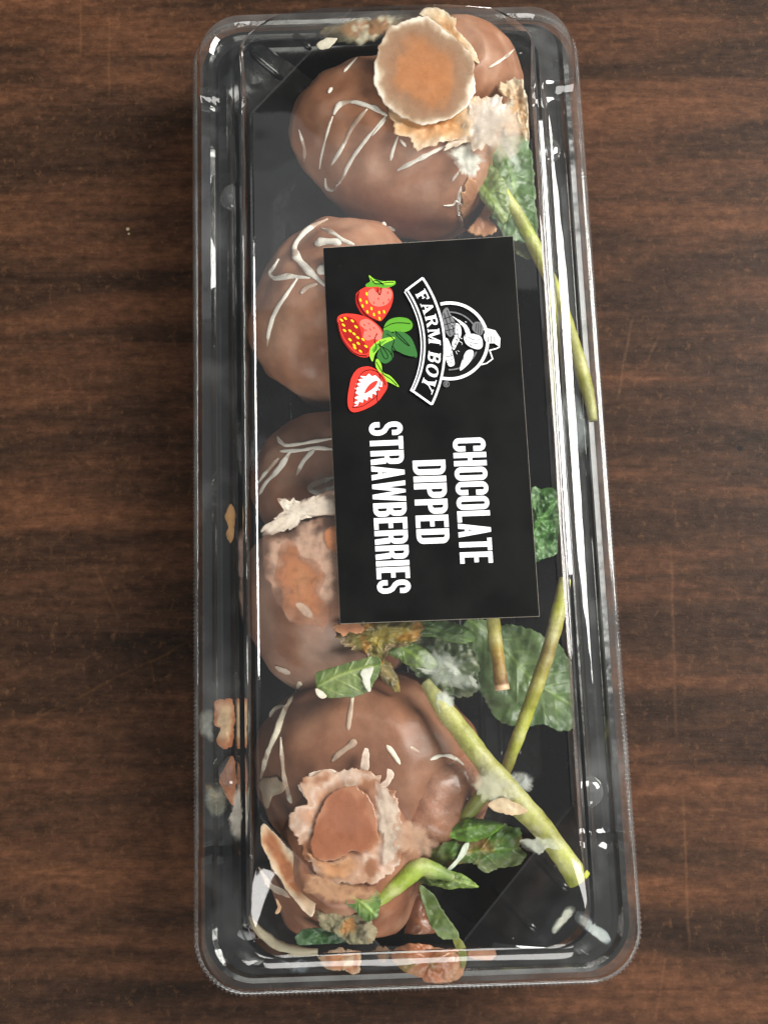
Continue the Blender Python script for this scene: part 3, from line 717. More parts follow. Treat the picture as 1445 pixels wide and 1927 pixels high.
slab('mould_film', c5((1120, 680), (1200, 730), (1260, 840), (1275, 1000), (1230, 1120), (1170, 1150), (1150, 1000), (1130, 850)), 373, 4, [(0, (206, 182, 160)), (1, (222, 206, 190))], 'mould', G, film=(0.8, 0.1), jag=6, rough=2, seed=111)

# calyx parts
slab('calyx_leaf', c2((700, 990), (800, 920), (900, 880), (1000, 900), (1040, 1100), (1060, 1350), (1060, 1560), (900, 1560), (810, 1450), (730, 1250), (660, 1100)), 215, 6,
     [(0, (74, 98, 44)), (0.6, (78, 108, 60)), (1, (104, 132, 88))], 'leaf', A, vein=((935, 270), (1000, 450)), fold=26, nr=40, na=220, jag=5, dome=10, rough=12, rf=0.02, seed=41, cn=0.5, spots=((150, 170, 140), 0.5, 0.03))
slab('calyx_leaf', c2((900, 1500), (1000, 1480), (1060, 1540), (1060, 1640), (1000, 1680), (930, 1620)), 200, 6, [(0, (70, 80, 40)), (1, (96, 100, 60))], 'leaf', A, jag=4, rough=6, seed=42, nr=10, na=80)
slab('calyx_leaf', [(628, 1168), (700, 1160), (790, 1165), (782, 1205), (740, 1222), (715, 1244), (668, 1226), (640, 1205)], 345, 8,
     [(0, (172, 148, 54)), (0.5, (128, 118, 56)), (1, (112, 92, 58))], 'leaf', E_, jag=8, jag_f=0.1, rough=12, rf=0.04, seed=43, cn=0.8, spots=((184, 130, 50), 0.8, 0.03))
slab('calyx_leaf', [(595, 1270), (611, 1260), (667, 1243), (712, 1236), (716, 1262), (706, 1283), (693, 1302), (654, 1312), (614, 1312), (595, 1296)], 368, 8,
     [(0, (124, 138, 82)), (0.7, (112, 130, 72)), (1, (86, 106, 54))], 'leaf', E_, vein=((600, 1290), (712, 1250)), nr=36, na=180, jag=2, rough=3, seed=44, cn=0.5, dome=4, label='pale green leaf with white specks')
slab('white_fleck', c5((1040, 40), (1080, 25), (1110, 20), (1090, 90), (1095, 150), (1075, 160), (1050, 95)), 375, 6, [(0, (228, 228, 216)), (1, (214, 214, 198))], 'drizzle', E_, jag=2, rough=1, seed=45, nr=6, na=50)
slab('white_fleck', c5((775, 140), (810, 150), (840, 185), (810, 195), (785, 175)), 374, 8, [(0, (230, 226, 210)), (1, (216, 206, 186))], 'drizzle', E_, jag=1, rough=1, seed=46, nr=6, na=40)
slab('petal_flake', c4((1000, 1290), (1180, 1290), (1160, 1350), (1100, 1345), (1060, 1370), (1020, 1350)), 362, 6, [(0, (190, 122, 84)), (1, (206, 146, 104))], 'crust', E_, jag=4, jag_f=0.2, rough=2, seed=47, nr=8, na=70)
slab('calyx_leaf', c5((950, 1290), (1060, 1280), (1150, 1320), (1140, 1440), (1080, 1480), (1000, 1420), (930, 1340)), 360, 6, [(0, (132, 156, 78)), (0.7, (110, 140, 66)), (1, (76, 104, 46))], 'leaf', G, vein=((650, 1678), (705, 1730)), nr=30, na=160, jag=3, rough=4, seed=48, cn=0.4, label='light green leaf fragment')
slab('calyx_leaf', c5((670, 1570), (740, 1515), (850, 1505), (960, 1540), (950, 1620), (840, 1645), (690, 1635)), 330, 6, [(0, (54, 96, 38)), (0.8, (40, 76, 34)), (1, (84, 112, 78))], 'leaf', G, jag=5, rough=8, seed=49, cn=0.5, label='dark green leaf fragment')
slab('mould_growth', c5((770, 1410), (850, 1360), (980, 1390), (1100, 1480), (1130, 1560), (1060, 1620), (960, 1610), (860, 1540), (790, 1480)), 345, 14, [(0, (150, 146, 108)), (0.6, (168, 158, 124)), (1, (190, 176, 142))], 'mould', G, jag=7, jag_f=0.12, rough=10, rf=0.05, seed=50, cn=0.8, spots=((214, 150, 84), 0.9, 0.025))
slab('calyx_leaf', c6((200, 1210), (270, 1250), (340, 1350), (415, 1470), (380, 1500), (300, 1480), (250, 1390)), 330, 6, [(0, (96, 112, 52)), (0.7, (74, 92, 40)), (1, (104, 120, 70))], 'leaf', G, jag=3, rough=5, seed=51, cn=0.5, nr=14, na=90, label='folded olive leaf strip')

for poly, z_, c0, vn, sd_ in [
        ([(700, 1188), (742, 1196), (790, 1216), (822, 1250), (806, 1262), (768, 1248), (724, 1226)], 322, (96, 118, 56), ((700, 1195), (815, 1256)), 121),
        ([(742, 1168), (800, 1160), (858, 1172), (898, 1200), (870, 1212), (815, 1200), (765, 1190)], 315, (84, 112, 58), ((745, 1176), (890, 1202)), 122),
        ([(690, 1230), (726, 1240), (748, 1268), (752, 1300), (732, 1292), (708, 1264)], 318, (112, 100, 56), ((695, 1234), (748, 1296)), 123)]:
    slab('calyx_leaf', poly, z_, 6, [(0, c0), (0.7, tuple(k*0.86 for k in c0)), (1, tuple(min(255, k*1.15) for k in c0))], 'leaf', E_, vein=vn, fold=24, curl=10, jag=3, rough=9, rf=0.025, seed=sd_, nr=20, na=110, cn=0.5)
for poly, z_, c0, vn, sd_ in [
        ([(836, 1570), (862, 1548), (902, 1540), (944, 1552), (922, 1572), (880, 1584)], 322, (92, 128, 52), ((838, 1572), (938, 1553)), 124),
        ([(770, 1650), (812, 1628), (858, 1640), (900, 1668), (862, 1672), (810, 1668)], 318, (104, 126, 62), ((772, 1652), (895, 1664)), 125),
        ([(642, 1668), (664, 1700), (676, 1748), (660, 1790), (640, 1752), (632, 1706)], 335, (88, 112, 56), ((645, 1672), (660, 1782)), 126)]:
    slab('calyx_leaf', poly, z_, 6, [(0, c0), (0.7, tuple(k*0.86 for k in c0)), (1, tuple(min(255, k*1.15) for k in c0))], 'leaf', G, vein=vn, fold=22, curl=12, jag=3, rough=9, rf=0.025, seed=sd_, nr=20, na=110, cn=0.5)
slab('calyx_leaf', [(868, 318), (900, 300), (936, 322), (958, 372), (950, 420), (922, 398), (892, 356)], 262, 6, [(0, (92, 116, 54)), (1, (120, 136, 84))], 'leaf', A, vein=((872, 318), (952, 412)), fold=20, curl=10, jag=3, rough=8, seed=127, nr=20, na=110)
for poly, par, c0, a0, sd_ in [
        ([(740, 1560), (790, 1545), (830, 1580), (800, 1620), (750, 1610)], G, (196, 160, 134), 0.7, 131),
        ([(560, 1640), (620, 1655), (700, 1668), (716, 1690), (640, 1700), (575, 1680)], G, (190, 146, 112), 0.75, 132),
        ([(880, 1460), (930, 1440), (965, 1470), (940, 1510), (895, 1500)], Fb, (206, 204, 178), 0.5, 133),
        ([(770, 1240), (830, 1225), (880, 1250), (900, 1300), (850, 1290), (800, 1270)], E_, (196, 202, 188), 0.4, 134),
        ([(880, 200), (950, 190), (990, 230), (985, 290), (930, 300), (890, 260)], B, (222, 206, 190), 0.55, 135)]:
    slab('wet_residue', poly, 373.5, 3, [(0, c0), (1, tuple(min(255, k*1.08) for k in c0))], 'film', par, film=(a0, 0.03), jag=8, jag_f=0.07, rough=1, seed=sd_, nr=18, na=120)

# ---------------------------------------------------------------- loose stems and leaves
GL = 'loose green stems'
stem('stem', [(905, 300, 250), (935, 350, 240), (985, 425, 222), (1022, 500, 200), (1050, 560, 193), (1080, 650, 193), (1103, 730, 193), (1116, 792, 192)], [12, 15, 15, 14, 13, 14, 14, 9],
     [(120, 142, 50), (166, 172, 70), (150, 160, 66), (160, 160, 48), (150, 152, 50), (140, 140, 46), (156, 156, 86)], A, seed=3)
stem('broken_stalk', [(922, 1120, 330), (930, 1190, 326), (938, 1250, 322), (945, 1298, 318)], [13, 13, 12, 14], [(164, 160, 74), (160, 150, 62), (130, 98, 44), (96, 62, 30)], None, 'short stem with split brown tip below the label', 'stem', 4, group=GL, tipcol=(196, 160, 126))
stem('broken_stalk', [(1062, 1090, 285), (1052, 1145, 292), (1030, 1230, 300), (992, 1340, 296), (966, 1410, 280), (950, 1455, 268)], [12, 14, 14, 13, 12, 10],
     [(176, 176, 100), (158, 162, 60), (112, 96, 48), (158, 164, 52), (140, 144, 48), (96, 82, 44)], None, 'long thin stem leaning on the right lid wall', 'stem', 5, group=GL)
thick = stem('broken_stalk', [(800, 1283, 330), (832, 1330, 338), (872, 1382, 344), (905, 1425, 346), (938, 1468, 346), (975, 1510, 344), (1015, 1553, 342), (1050, 1600, 338), (1090, 1655, 330)], [10, 17, 19, 19, 23, 23, 20, 20, 22],
     [(136, 138, 84), (160, 158, 92), (148, 150, 78), (144, 142, 74), (150, 150, 84), (142, 142, 72), (160, 162, 80), (156, 164, 62)], None, 'thickest pale green stem with a hollow cut end in the bottom right corner', 'stem', 6, hollow=True, group=GL)
stem('broken_stalk', [(925, 1478, 335), (898, 1508, 320), (872, 1545, 300), (858, 1580, 290)], [15, 14, 13, 9], [(128, 132, 70), (118, 126, 58), (100, 116, 52)], None, 'short olive shoot branching beside the thick stem', 'stem', 7, group=GL)
stem('broken_stalk', [(695, 1708, 340), (740, 1672, 344), (786, 1634, 344), (820, 1640, 336), (852, 1652, 326)], [8, 15, 17, 14, 7], [(140, 160, 60), (148, 168, 64), (134, 152, 62), (110, 132, 64), (90, 110, 60)], None, 'bright lime stem stub under the crusted chocolate patch', 'stem', 8, group=GL)
slab('smooth_leaf', [(870, 1165), (925, 1172), (990, 1180), (1040, 1205), (1075, 1250), (1090, 1320), (1082, 1365), (1050, 1372), (1020, 1362), (960, 1367), (920, 1335), (893, 1275), (875, 1220)], 190, 5,
     [(0, (92, 114, 66)), (0.7, (88, 110, 66)), (1, (74, 98, 58))], 'leaf', None, vein=((885, 1170), (1085, 1345)), fold=34, nr=44, na=240, jag=4, dome=12, rough=16, rf=0.014, seed=61, cn=0.6, label='broad smooth green leaf under the thin stems below the label', cat='leaf')
slab('wet_leaf', [(752, 1185), (800, 1175), (860, 1180), (892, 1225), (905, 1285), (885, 1312), (830, 1300), (782, 1265), (758, 1225)], 250, 6, [(0, (60, 78, 44)), (0.6, (78, 92, 56)), (1, (56, 70, 42))], 'leaf', None,
     jag=6, rough=14, rf=0.03, seed=62, cn=0.8, label='dark wet crumpled leaf right of the pale calyx leaf', cat='leaf', spots=((150, 150, 120), 0.6, 0.03))
crumbs_wet = thing('mould_patch', 'white wet mould specks on the dark crumpled leaf', 'mould', P(820, 1250, 250))
for poly, z_, sd_ in [(c6((170, 0), (260, 10), (300, 40), (240, 50), (190, 30)), 275, 1), (c6((330, -20), (420, 0), (440, 60), (380, 60), (350, 20)), 278, 2), (c6((270, 190), (330, 150), (385, 190), (360, 270), (310, 250)), 352, 3), (c6((470, 60), (510, 80), (530, 140), (490, 120)), 290, 4)]:
    slab('mould_speck', poly, z_, 6, [(0, (224, 228, 216)), (1, (200, 206, 190))], 'mould', crumbs_wet, film=(0.9, 0.15), jag=6, rough=4, seed=sd_, nr=6, na=60)
slab('wavy_leaf', [(1000, 925), (1020, 920), (1045, 928), (1052, 990), (1046, 1040), (1020, 1052), (1000, 1060), (985, 1000)], 240, 5, [(0, (70, 112, 52)), (1, (60, 98, 48))], 'leaf', None, vein=((990, 1040), (1050, 930)), nr=36, na=180, jag=4, rough=12, rf=0.04, seed=63, cn=0.5,
     label='green leaf between the right label edge and the lid wall', cat='leaf', spots=((128, 160, 116), 0.7, 0.03))
slab('browned_leaf', c6((270, 1010), (400, 950), (480, 880), (580, 860), (690, 870), (750, 905), (740, 980), (790, 1040), (720, 1090), (600, 1130), (480, 1085), (350, 1105), (260, 1080)), 300, 6,
     [(0, (82, 118, 44)), (0.5, (74, 104, 46)), (1, (92, 104, 62))], 'leaf', None, vein=((815, 1622), (990, 1585)), fold=20, nr=40, na=220, jag=5, dome=10, rough=12, rf=0.02, seed=64, cn=0.6, label='green leaf with a reddish brown patch left of the thick stem', cat='leaf', spots=((150, 100, 66), 0.7, 0.012))
mt = thing('mould_patch', 'grey white mould film on the lower end of the thick stem', 'mould', P(1010, 1590, 340))
mw = thing('mould_patch', 'bubbly white mould beside the thick stem joint', 'mould', P(975, 1470, 330))
slab('mould_film', c6((680, 610), (750, 580), (815, 630), (800, 690), (730, 690)), 350, 6, [(0, (190, 194, 188)), (1, (214, 216, 210))], 'mould', mw, film=(0.6, 0.05), jag=4, jag_f=0.12, rough=6, seed=112)
slab('cream_chip', c6((575, 765), (640, 722), (700, 740), (790, 795), (720, 822), (620, 805)), 372, 8, [(0, (222, 200, 166)), (1, (206, 176, 140))], 'crust', None, jag=3, rough=3, seed=66, nr=10, na=80, label='cream coloured chip lying on the thick stem', cat='crumb')
slab('white_streak', c6((345, 1120), (400, 1060), (440, 980), (468, 965), (465, 1000), (425, 1065), (370, 1120)), 322, 8, [(0, (216, 222, 206)), (1, (196, 206, 186))], 'drizzle', None, jag=1.5, rough=2, seed=67, nr=6, na=60, label='thin white streak across the browned leaf', cat='icing')
slab('mould_film', c6((740, 960), (830, 940), (930, 940), (1000, 1000), (940, 1010), (900, 1000), (850, 1030), (780, 1010)), 372, 6, [(0, (200, 206, 186)), (1, (220, 222, 206))], 'mould', mt, jag=4, rough=3, film=(0.6, 0.05), seed=68)
slab('mould_film', c6((560, 640), (660, 600), (760, 680), (740, 740), (640, 720), (580, 730)), 373, 5, [(0, (196, 190, 150)), (1, (214, 210, 180))], 'mould', mt, jag=6, rough=3, film=(0.85, 0.1), seed=69)

# ---------------------------------------------------------------- loose crumbs of chocolate and icing in the tray and on the ledge
LZ = 196
slab('chocolate_crumb', c5((300, 200), (312, 330), (300, 460), (250, 480), (210, 430), (230, 380), (200, 330), (200, 220), (250, 198)), LZ, 16, [(0, (196, 168, 134)), (0.5, (214, 178, 138)), (1, (176, 108, 66))], 'crust', None, jag=4, rough=4, seed=71, conf=False, label='tan and orange chocolate crumb, upper one on the left ledge', cat='crumb', spots=((196, 118, 70), 0.9, 0.02))
slab('chocolate_crumb', c5((310, 535), (312, 800), (255, 745), (220, 655), (250, 590)), LZ, 16, [(0, (172, 104, 64)), (1, (190, 122, 78))], 'crust', None, jag=4, rough=4, seed=72, conf=False, label='orange brown chocolate crumb by the left closing lug', cat='crumb')
slab('mould_patch', c5((98, 280), (185, 262), (192, 350), (185, 450), (130, 430), (100, 370)), LZ, 8, [(0, (176, 176, 166)), (1, (140, 142, 134))], 'mould', None, jag=4, rough=4, film=(0.6, 0.05), seed=73, conf=False, label='grey mould smear at the outer left rim', cat='mould')
slab('mould_patch', c5((140, 690), (250, 688), (285, 810), (230, 890), (160, 850)), LZ, 10, [(0, (190, 182, 156)), (1, (150, 150, 136))], 'mould', None, jag=4, rough=6, film=(0.6, 0.05), seed=74, conf=False, label='yellowish grey mould below the orange crumb on the left ledge', cat='mould', spots=((200, 150, 84), 0.6, 0.03))
slab('chocolate_crumb', c4((285, 590), (320, 510), (355, 560), (345, 640), (350, 690), (325, 770), (295, 710), (310, 655)), LZ, 10, [(0, (186, 142, 88)), (1, (160, 118, 72))], 'crust', None, jag=3, rough=3, seed=75, conf=False, nr=10, na=80, label='small tan crumb alone on the left ledge beside the label text', cat='crumb')
slab('cream_smear', c5((275, 870), (320, 680), (350, 660), (355, 900), (335, 1010), (290, 980)), 245, 8, [(0, (214, 206, 194)), (1, (190, 182, 168))], 'mould', None, jag=4, rough=3, film=(0.6, 0.05), seed=76, conf=False, label='white smear on the lower left lid wall', cat='icing')
bc = thing('chocolate_chunk', 'large orange brown chocolate chunk with green edge at the bottom rim', 'crumb', P(810, 1790, 60))
slab('chunk_body', c6((50, 1560), (150, 1520), (300, 1540), (430, 1560), (450, 1620), (420, 1700), (300, 1740), (200, 1700), (80, 1640)), 200, 50, [(0, (164, 100, 56)), (0.5, (176, 104, 62)), (1, (190, 140, 104))], 'wet_chocolate', bc, jag=4, dome=14, rough=8, seed=77, cn=0.6, conf=False, spots=((140, 118, 48), 0.8, 0.02))
slab('chunk_neck', c6((140, 1290), (190, 1240), (235, 1290), (270, 1400), (300, 1500), (200, 1560), (130, 1560)), 250, 60, [(0, (122, 78, 54)), (1, (112, 66, 46))], 'wet_chocolate', bc, jag=3, dome=16, rough=6, seed=78, nr=16, na=90)
slab('green_edge', c6((400, 1470), (450, 1540), (455, 1620), (430, 1650), (415, 1580), (380, 1500)), 208, 8, [(0, (112, 122, 48)), (1, (128, 128, 60))], 'leaf', bc, jag=2, rough=3, seed=79, nr=8, na=60, conf=False)
slab('chocolate_crumb', c5((810, 1680), (900, 1640), (1020, 1650), (1050, 1715), (1010, 1790), (930, 1775), (830, 1740)), 200, 30, [(0, (206, 146, 92)), (0.6, (196, 126, 78)), (1, (214, 176, 140))], 'crust', None, jag=6, dome=8, rough=8, seed=80, conf=False, label='crumbly orange crumb against the bottom lid edge', cat='crumb', spots=((226, 206, 180), 0.8, 0.03))
slab('chocolate_crumb', c6((460, 1560), (560, 1540), (620, 1565), (590, 1608), (480, 1605)), 195, 10, [(0, (186, 136, 104)), (1, (166, 118, 90))], 'crust', None, jag=3, rough=2, seed=81, nr=10, na=80, conf=False, label='flat tan crumb right of the large bottom chunk', cat='crumb')
slab('chocolate_crumb', c5((1110, 1640), (1190, 1630), (1200, 1690), (1160, 1720), (1120, 1680)), 195, 8, [(0, (150, 110, 76)), (1, (120, 92, 66))], 'crust', None, jag=6, jag_f=0.15, rough=3, seed=82, nr=8, na=70, conf=False, label='tiny brown crumb between the two bottom chunks', cat='crumb')
slab('mould_patch', c5((565, 1700), (640, 1720), (700, 1685), (755, 1730), (700, 1790), (620, 1765)), 196, 8, [(0, (170, 178, 186)), (1, (120, 130, 138))], 'mould', None, jag=4, jag_f=0.14, rough=5, film=(0.6, 0.05), seed=83, conf=False, label='bluish white mould near the bottom left rim', cat='mould')
def lid_smear(name, pts, z, r, col, label):
    pp = [P(u, v, z) for u, v in smooth_path(pts, 8)]; m = len(pp)
    vs, fs = tube_data(pp, [r*(0.4+0.6*math.sin(math.pi*(i+.5)/m))*(1+0.5*nz(p, 0.03, 4)) for i, p in enumerate(pp)], 10, 2, 0.2, 0.5)
    o = make(name, vs, fs, M['drizzle'], None, [col]*len(vs)); b = pp[0]*S
    o.data.transform(__import__('mathutils').Matrix.Translation(-b)); o.location = b; tag(o, label, 'icing'); return o
lid_smear('icing_smear', c5((395, 1450), (440, 1520), (500, 1575), (570, 1620), (660, 1645), (790, 1650)), 250, 9, (206, 194, 164), 'cream icing smear along the bottom left lid corner')
lid_smear('icing_smear', c5((330, 1545), (380, 1560), (430, 1555)), 200, 9, (176, 178, 180), 'short grey white smear outside the bottom left lid corner')
slab('icing_smear', c6((920, 1440), (950, 1370), (1000, 1320), (1040, 1312), (1050, 1340), (1000, 1400), (940, 1460)), 262, 8, [(0, (206, 206, 192)), (1, (188, 190, 176))], 'drizzle', None, jag=3, rough=3, film=(0.85, 0.1), seed=84, conf=False, nr=10, na=80, label='pale icing smear inside the bottom right lid corner', cat='icing')
slab('icing_drip', c6((1040, 1360), (1090, 1345), (1150, 1400), (1240, 1480), (1225, 1530), (1160, 1490), (1060, 1410)), 200, 8, [(0, (200, 208, 204)), (0.7, (190, 198, 196)), (1, (150, 160, 164))], 'drizzle', None, jag=3, rough=3, film=(0.85, 0.1), seed=85, conf=False, nr=10, na=90, label='white icing drip on the bottom right corner ledge', cat='icing')
slab('chocolate_curl', c5((548, 1350), (562, 1362), (580, 1395), (572, 1425), (552, 1440), (545, 1430), (560, 1408), (558, 1380)), 330, 6, [(0, (206, 160, 118)), (1, (216, 176, 138))], 'crust', None, jag=1, rough=1, seed=86, nr=6, na=50, label='thin tan chocolate curl in the bottom left corner', cat='crumb')
slab('chocolate_smear', [(598, 62), (640, 40), (700, 30), (770, 28), (800, 40), (770, 62), (700, 76), (640, 82)], 366, 6, [(0, (150, 108, 72)), (0.5, (146, 112, 80)), (1, (130, 124, 100))], 'mould', None, jag=6, rough=4, film=(0.85, 0.1), seed=87, conf=False, label='brown smear on the far sloping end of the lid', cat='smear', spots=((206, 200, 176), 0.8, 0.03))
slab('icing_smear', [(596, 84), (612, 74), (634, 72), (622, 86), (606, 92)], 370, 5, [(0, (214, 208, 190)), (1, (196, 186, 164))], 'drizzle', None, jag=2, rough=2, seed=88, conf=False, nr=6, na=50, label='small white icing fleck at the top left lid corner cut', cat='icing')
slab('mould_patch', [(1050, 760), (1075, 740), (1100, 770), (1110, 830), (1085, 850), (1065, 810)], 196, 8, [(0, (150, 158, 158)), (1, (110, 116, 116))], 'mould', None, jag=4, rough=5, film=(0.6, 0.05), seed=89, conf=False, label='grey mould around the lower tip of the ledge stem', cat='mould')

# ---------------------------------------------------------------- label
ZL = 388.0
L4 = [(608, 466), (965, 444), (1015, 1160), (640, 1174)]
label = None
def plate(name, quad, z0, z1, mat, parent):
    vs = [P(u, v, z1) for u, v in quad]; vs = vs+[Vector((p.x, p.y, z0)) for p in vs]
    return make(name, vs, [(3, 2, 1, 0), (4, 5, 6, 7), (0, 1, 5, 4), (1, 2, 6, 5), (2, 3, 7, 6), (3, 0, 4, 7)], mat, parent, smooth=False)
label = plate('label', L4, 381.5, 386.2, M['paper'], package); label['label'] = 'black printed paper label'
inner = [(608.5, 466.8), (964.6, 444.7), (1014.3, 1159.2), (640.6, 1173.2)]
plate('black_print', inner, 386.3, 387.0, M['label_face'], label)
LAY = [387.15]
def tri(poly):
    t = geometry.tessellate_polygon([[Vector((p[0], p[1], 0)) for p in poly]])
    return t
def flat(name, polys, mat, dz=0.09, z=None):
    """flat printed shapes on the label, outlines in picture coordinates of the label plane"""
    if z is None: LAY[0] += dz; z = LAY[0]
    vs = []; fs = []
    for poly in polys:
        b = len(vs); vs += [P(p[0], p[1], z+0.008*(len(fs) % 9)) for p in poly]
        for t in tri(poly):
            a, c, d = [Vector(vs[b+i]) for i in t]; f = tuple(b+i for i in t)
            fs.append(f if (c-a).cross(d-a).z > 0 else f[::-1])
    return make(name, vs, fs, M[mat], label, smooth=False)
def stroke(path, w_, closed=False):
    """polyline -> list of quads with mitred joints (one polygon)"""
    n = len(path); Lf = []; Rt = []
    ws = w_ if isinstance(w_, list) else [w_]*n
    for i in range(n):
        p = path[i]
        a = path[i-1] if (i > 0 or closed) else None; b = path[(i+1) % n] if (i < n-1 or closed) else None
        def nn(p, q):
            dx, dy = q[0]-p[0], q[1]-p[1]; L = math.hypot(dx, dy) or 1; return (-dy/L, dx/L)
        if a and b:
            n1, n2 = nn(a, p), nn(p, b); mx, my = n1[0]+n2[0], n1[1]+n2[1]; L2 = (mx*mx+my*my)/2 or 1
            k = 1/max(0.35, (mx*n1[0]+my*n1[1])); mx, my = mx*k, my*k
        else: mx, my = nn(a, p) if a else nn(p, b)
        h = ws[i]/2; Lf.append((p[0]+mx*h, p[1]+my*h)); Rt.append((p[0]-mx*h, p[1]-my*h))
    out = []
    for i in range(n if closed else n-1):
        j = (i+1) % n; out.append([Lf[i], Lf[j], Rt[j], Rt[i]])
    return out
def box(x0, y0, x1, y1): return [(x0, y0), (x1, y0), (x1, y1), (x0, y1)]
def arcp(cx, cy, rx, ry, a0, a1, n=8):
    return [(cx+rx*math.cos(math.radians(a0+(a1-a0)*i/n)), cy+ry*math.sin(math.radians(a0+(a1-a0)*i/n))) for i in range(n+1)]
# condensed bold capitals: unit height, x to the right, y up
SW = 0.155; HB = 0.135
def round_bowl(x0, y0, x1, y1, tx, ty, a=None):
    pass
def glyph(ch):
    w = 0.395; s = SW; h = HB; r = w/2
    def D_like(y0, y1, w=w):
        hh = (y1-y0); ro = min(0.2, hh/2)
        o = [(0, y0)]+arcp(w-ro, y0+ro, ro, ro, -90, 0, 6)+arcp(w-ro, y1-ro, ro, ro, 0, 90, 6)+[(0, y1)]
        ri = max(0.02, ro-min(s, h)); i_ = [(s, y0+h)]+arcp(w-s-ri, y0+h+ri, ri, ri, -90, 0, 6)+arcp(w-s-ri, y1-h-ri, ri, ri, 0, 90, 6)+[(s, y1-h)]
        return [[o[k], o[k+1], i_[k+1], i_[k]] for k in range(len(o)-1)]+[[o[-1], o[0], i_[0], i_[-1]]]
    def O(y0=0, y1=1, skip=()):
        ro = 0.19; ri = 0.045
        def rr(x0, y0, x1, y1, q): return arcp(x1-q, y0+q, q, q, -90, 0, 6)+arcp(x1-q, y1-q, q, q, 0, 90, 6)+arcp(x0+q, y1-q, q, q, 90, 180, 6)+arcp(x0+q, y0+q, q, q, 180, 270, 6)
        o = rr(0, y0, w, y1, ro); i_ = rr(s, y0+h, w-s, y1-h, ri)
        return [[o[k], o[(k+1) % len(o)], i_[(k+1) % len(o)], i_[k]] for k in range(len(o)) if k not in skip]
    if ch == 'I': return [box(0, 0, s, 1)], s
    if ch == 'H': return [box(0, 0, s, 1), box(w-s, 0, w, 1), box(s, .43, w-s, .43+h)], w
    if ch == 'L': return [box(0, 0, s, 1), box(s, 0, .33, h)], .33
    if ch == 'E': return [box(0, 0, s, 1), box(s, 0, .335, h), box(s, 1-h, .335, 1), box(s, .435, .305, .435+h)], .335
    if ch == 'T': return [box(.185-s/2, 0, .185+s/2, 1-h), box(0, 1-h, .37, 1)], .37
    if ch == 'O': return O(), w
    if ch == 'C':                       # right side open in the middle
        return O(skip=(6,))+[box(w-s, .62, w, .70), box(w-s, .30, w, .38)] + [box(w-s, .70, w, .81), box(w-s, .19, w, .30)], w
    if ch == 'D': return D_like(0, 1), w
    if ch == 'P': return D_like(.40, 1)+[box(0, 0, s, .40)], w
    if ch == 'B': return D_like(.455, 1, .385)+D_like(0, .545, w), w
    if ch == 'R': return D_like(.42, 1)+[box(0, 0, s, .42), [(w-s-.03, .44), (w-.02, .46), (w+.012, 0), (w-s+.012, 0)]], w+.01
    if ch == 'A': return [[(0, 0), (s*.98, 0), (.255, 1), (.14, 1)], [(.41-s*.98, 0), (.41, 0), (.27, 1), (.155, 1)], box(.1, .2, .31, .2+h*.85)], .41
    if ch == 'W':
        t = .12; W_ = .6
        return [[(.09, 0), (.215, 0), (.14, 1), (0, 1)], [(.11, 0), (.215, 0), (.345, 1), (.255, 1)], [(.385, 0), (.49, 0), (.345, 1), (.255, 1)], [(.385, 0), (.51, 0), (W_, 1), (W_-.14, 1)]], W_
    if ch == 'S':
        p = [(w-s/2, .68), (w-s/2, .80)]+arcp(w/2, .79, w/2-s/2, .21-h/2, 0, 180, 10)[1:]+[(s/2, .70)]
        p += [(s/2+.015, .62), (w/2-.06, .545), (w/2+.06, .455), (w-s/2-.015, .37), (w-s/2, .30)]
        p += arcp(w/2, .21, w/2-s/2, .21-h/2, 0, -180, 10)+[(s/2, .32)]
        return stroke(p, .15), w
def text_line(name, txt, p0, p1, cap):
    gs = [glyph(c) for c in txt]; gap = 0.034; tot = sum(g[1] for g in gs)+gap*(len(gs)-1)
    ax = ((p1[0]-p0[0])/tot, (p1[1]-p0[1])/tot); x = 0; LAY[0] += .1
    for ch, (polys, wd) in zip(txt, gs):
        out = []
        for pl in polys: out.append([(p0[0]+(x+q[0])*ax[0]+q[1]*cap[0], p0[1]+(x+q[0])*ax[1]+q[1]*cap[1]) for q in pl])
        flat('letter_'+ch.lower(), out, 'ink_white', z=LAY[0]); x += wd+gap
text_line('chocolate', 'CHOCOLATE', (851, 825), (866, 1061), (61.5, -2.2))
text_line('dipped', 'DIPPED', (776, 867), (784.5, 1024), (61.5, -2.2))
text_line('strawberries', 'STRAWBERRIES', (694, 795), (710.5, 1118), (62.5, -2.6))

# printed strawberries
ci = lambda *p: cr(3.6125, 600, 440, p)
def sm(*p): return smooth_path(ci(*p), 6, True)
def seeds(pts, ang, l=13, wd=7, mat='ink_yellow', nm='printed_seed'):
    out = []
    for x, y in pts:
        a = math.radians(ang); ca, sa = math.cos(a), math.sin(a)
        out.append(ci(*[(x+l*math.cos(t)*ca-wd*math.sin(t)*sa, y+l*math.cos(t)*sa+wd*math.sin(t)*ca) for t in [k*math.pi/4 for k in range(8)]]))
    flat(nm, out, mat)
def line_art(paths, wd=1.3, mat='ink_black', nm='printed_line'):
    out = []
    for p in paths: out += stroke(smooth_path(ci(*p), 5), wd)
    flat(nm, out, mat)
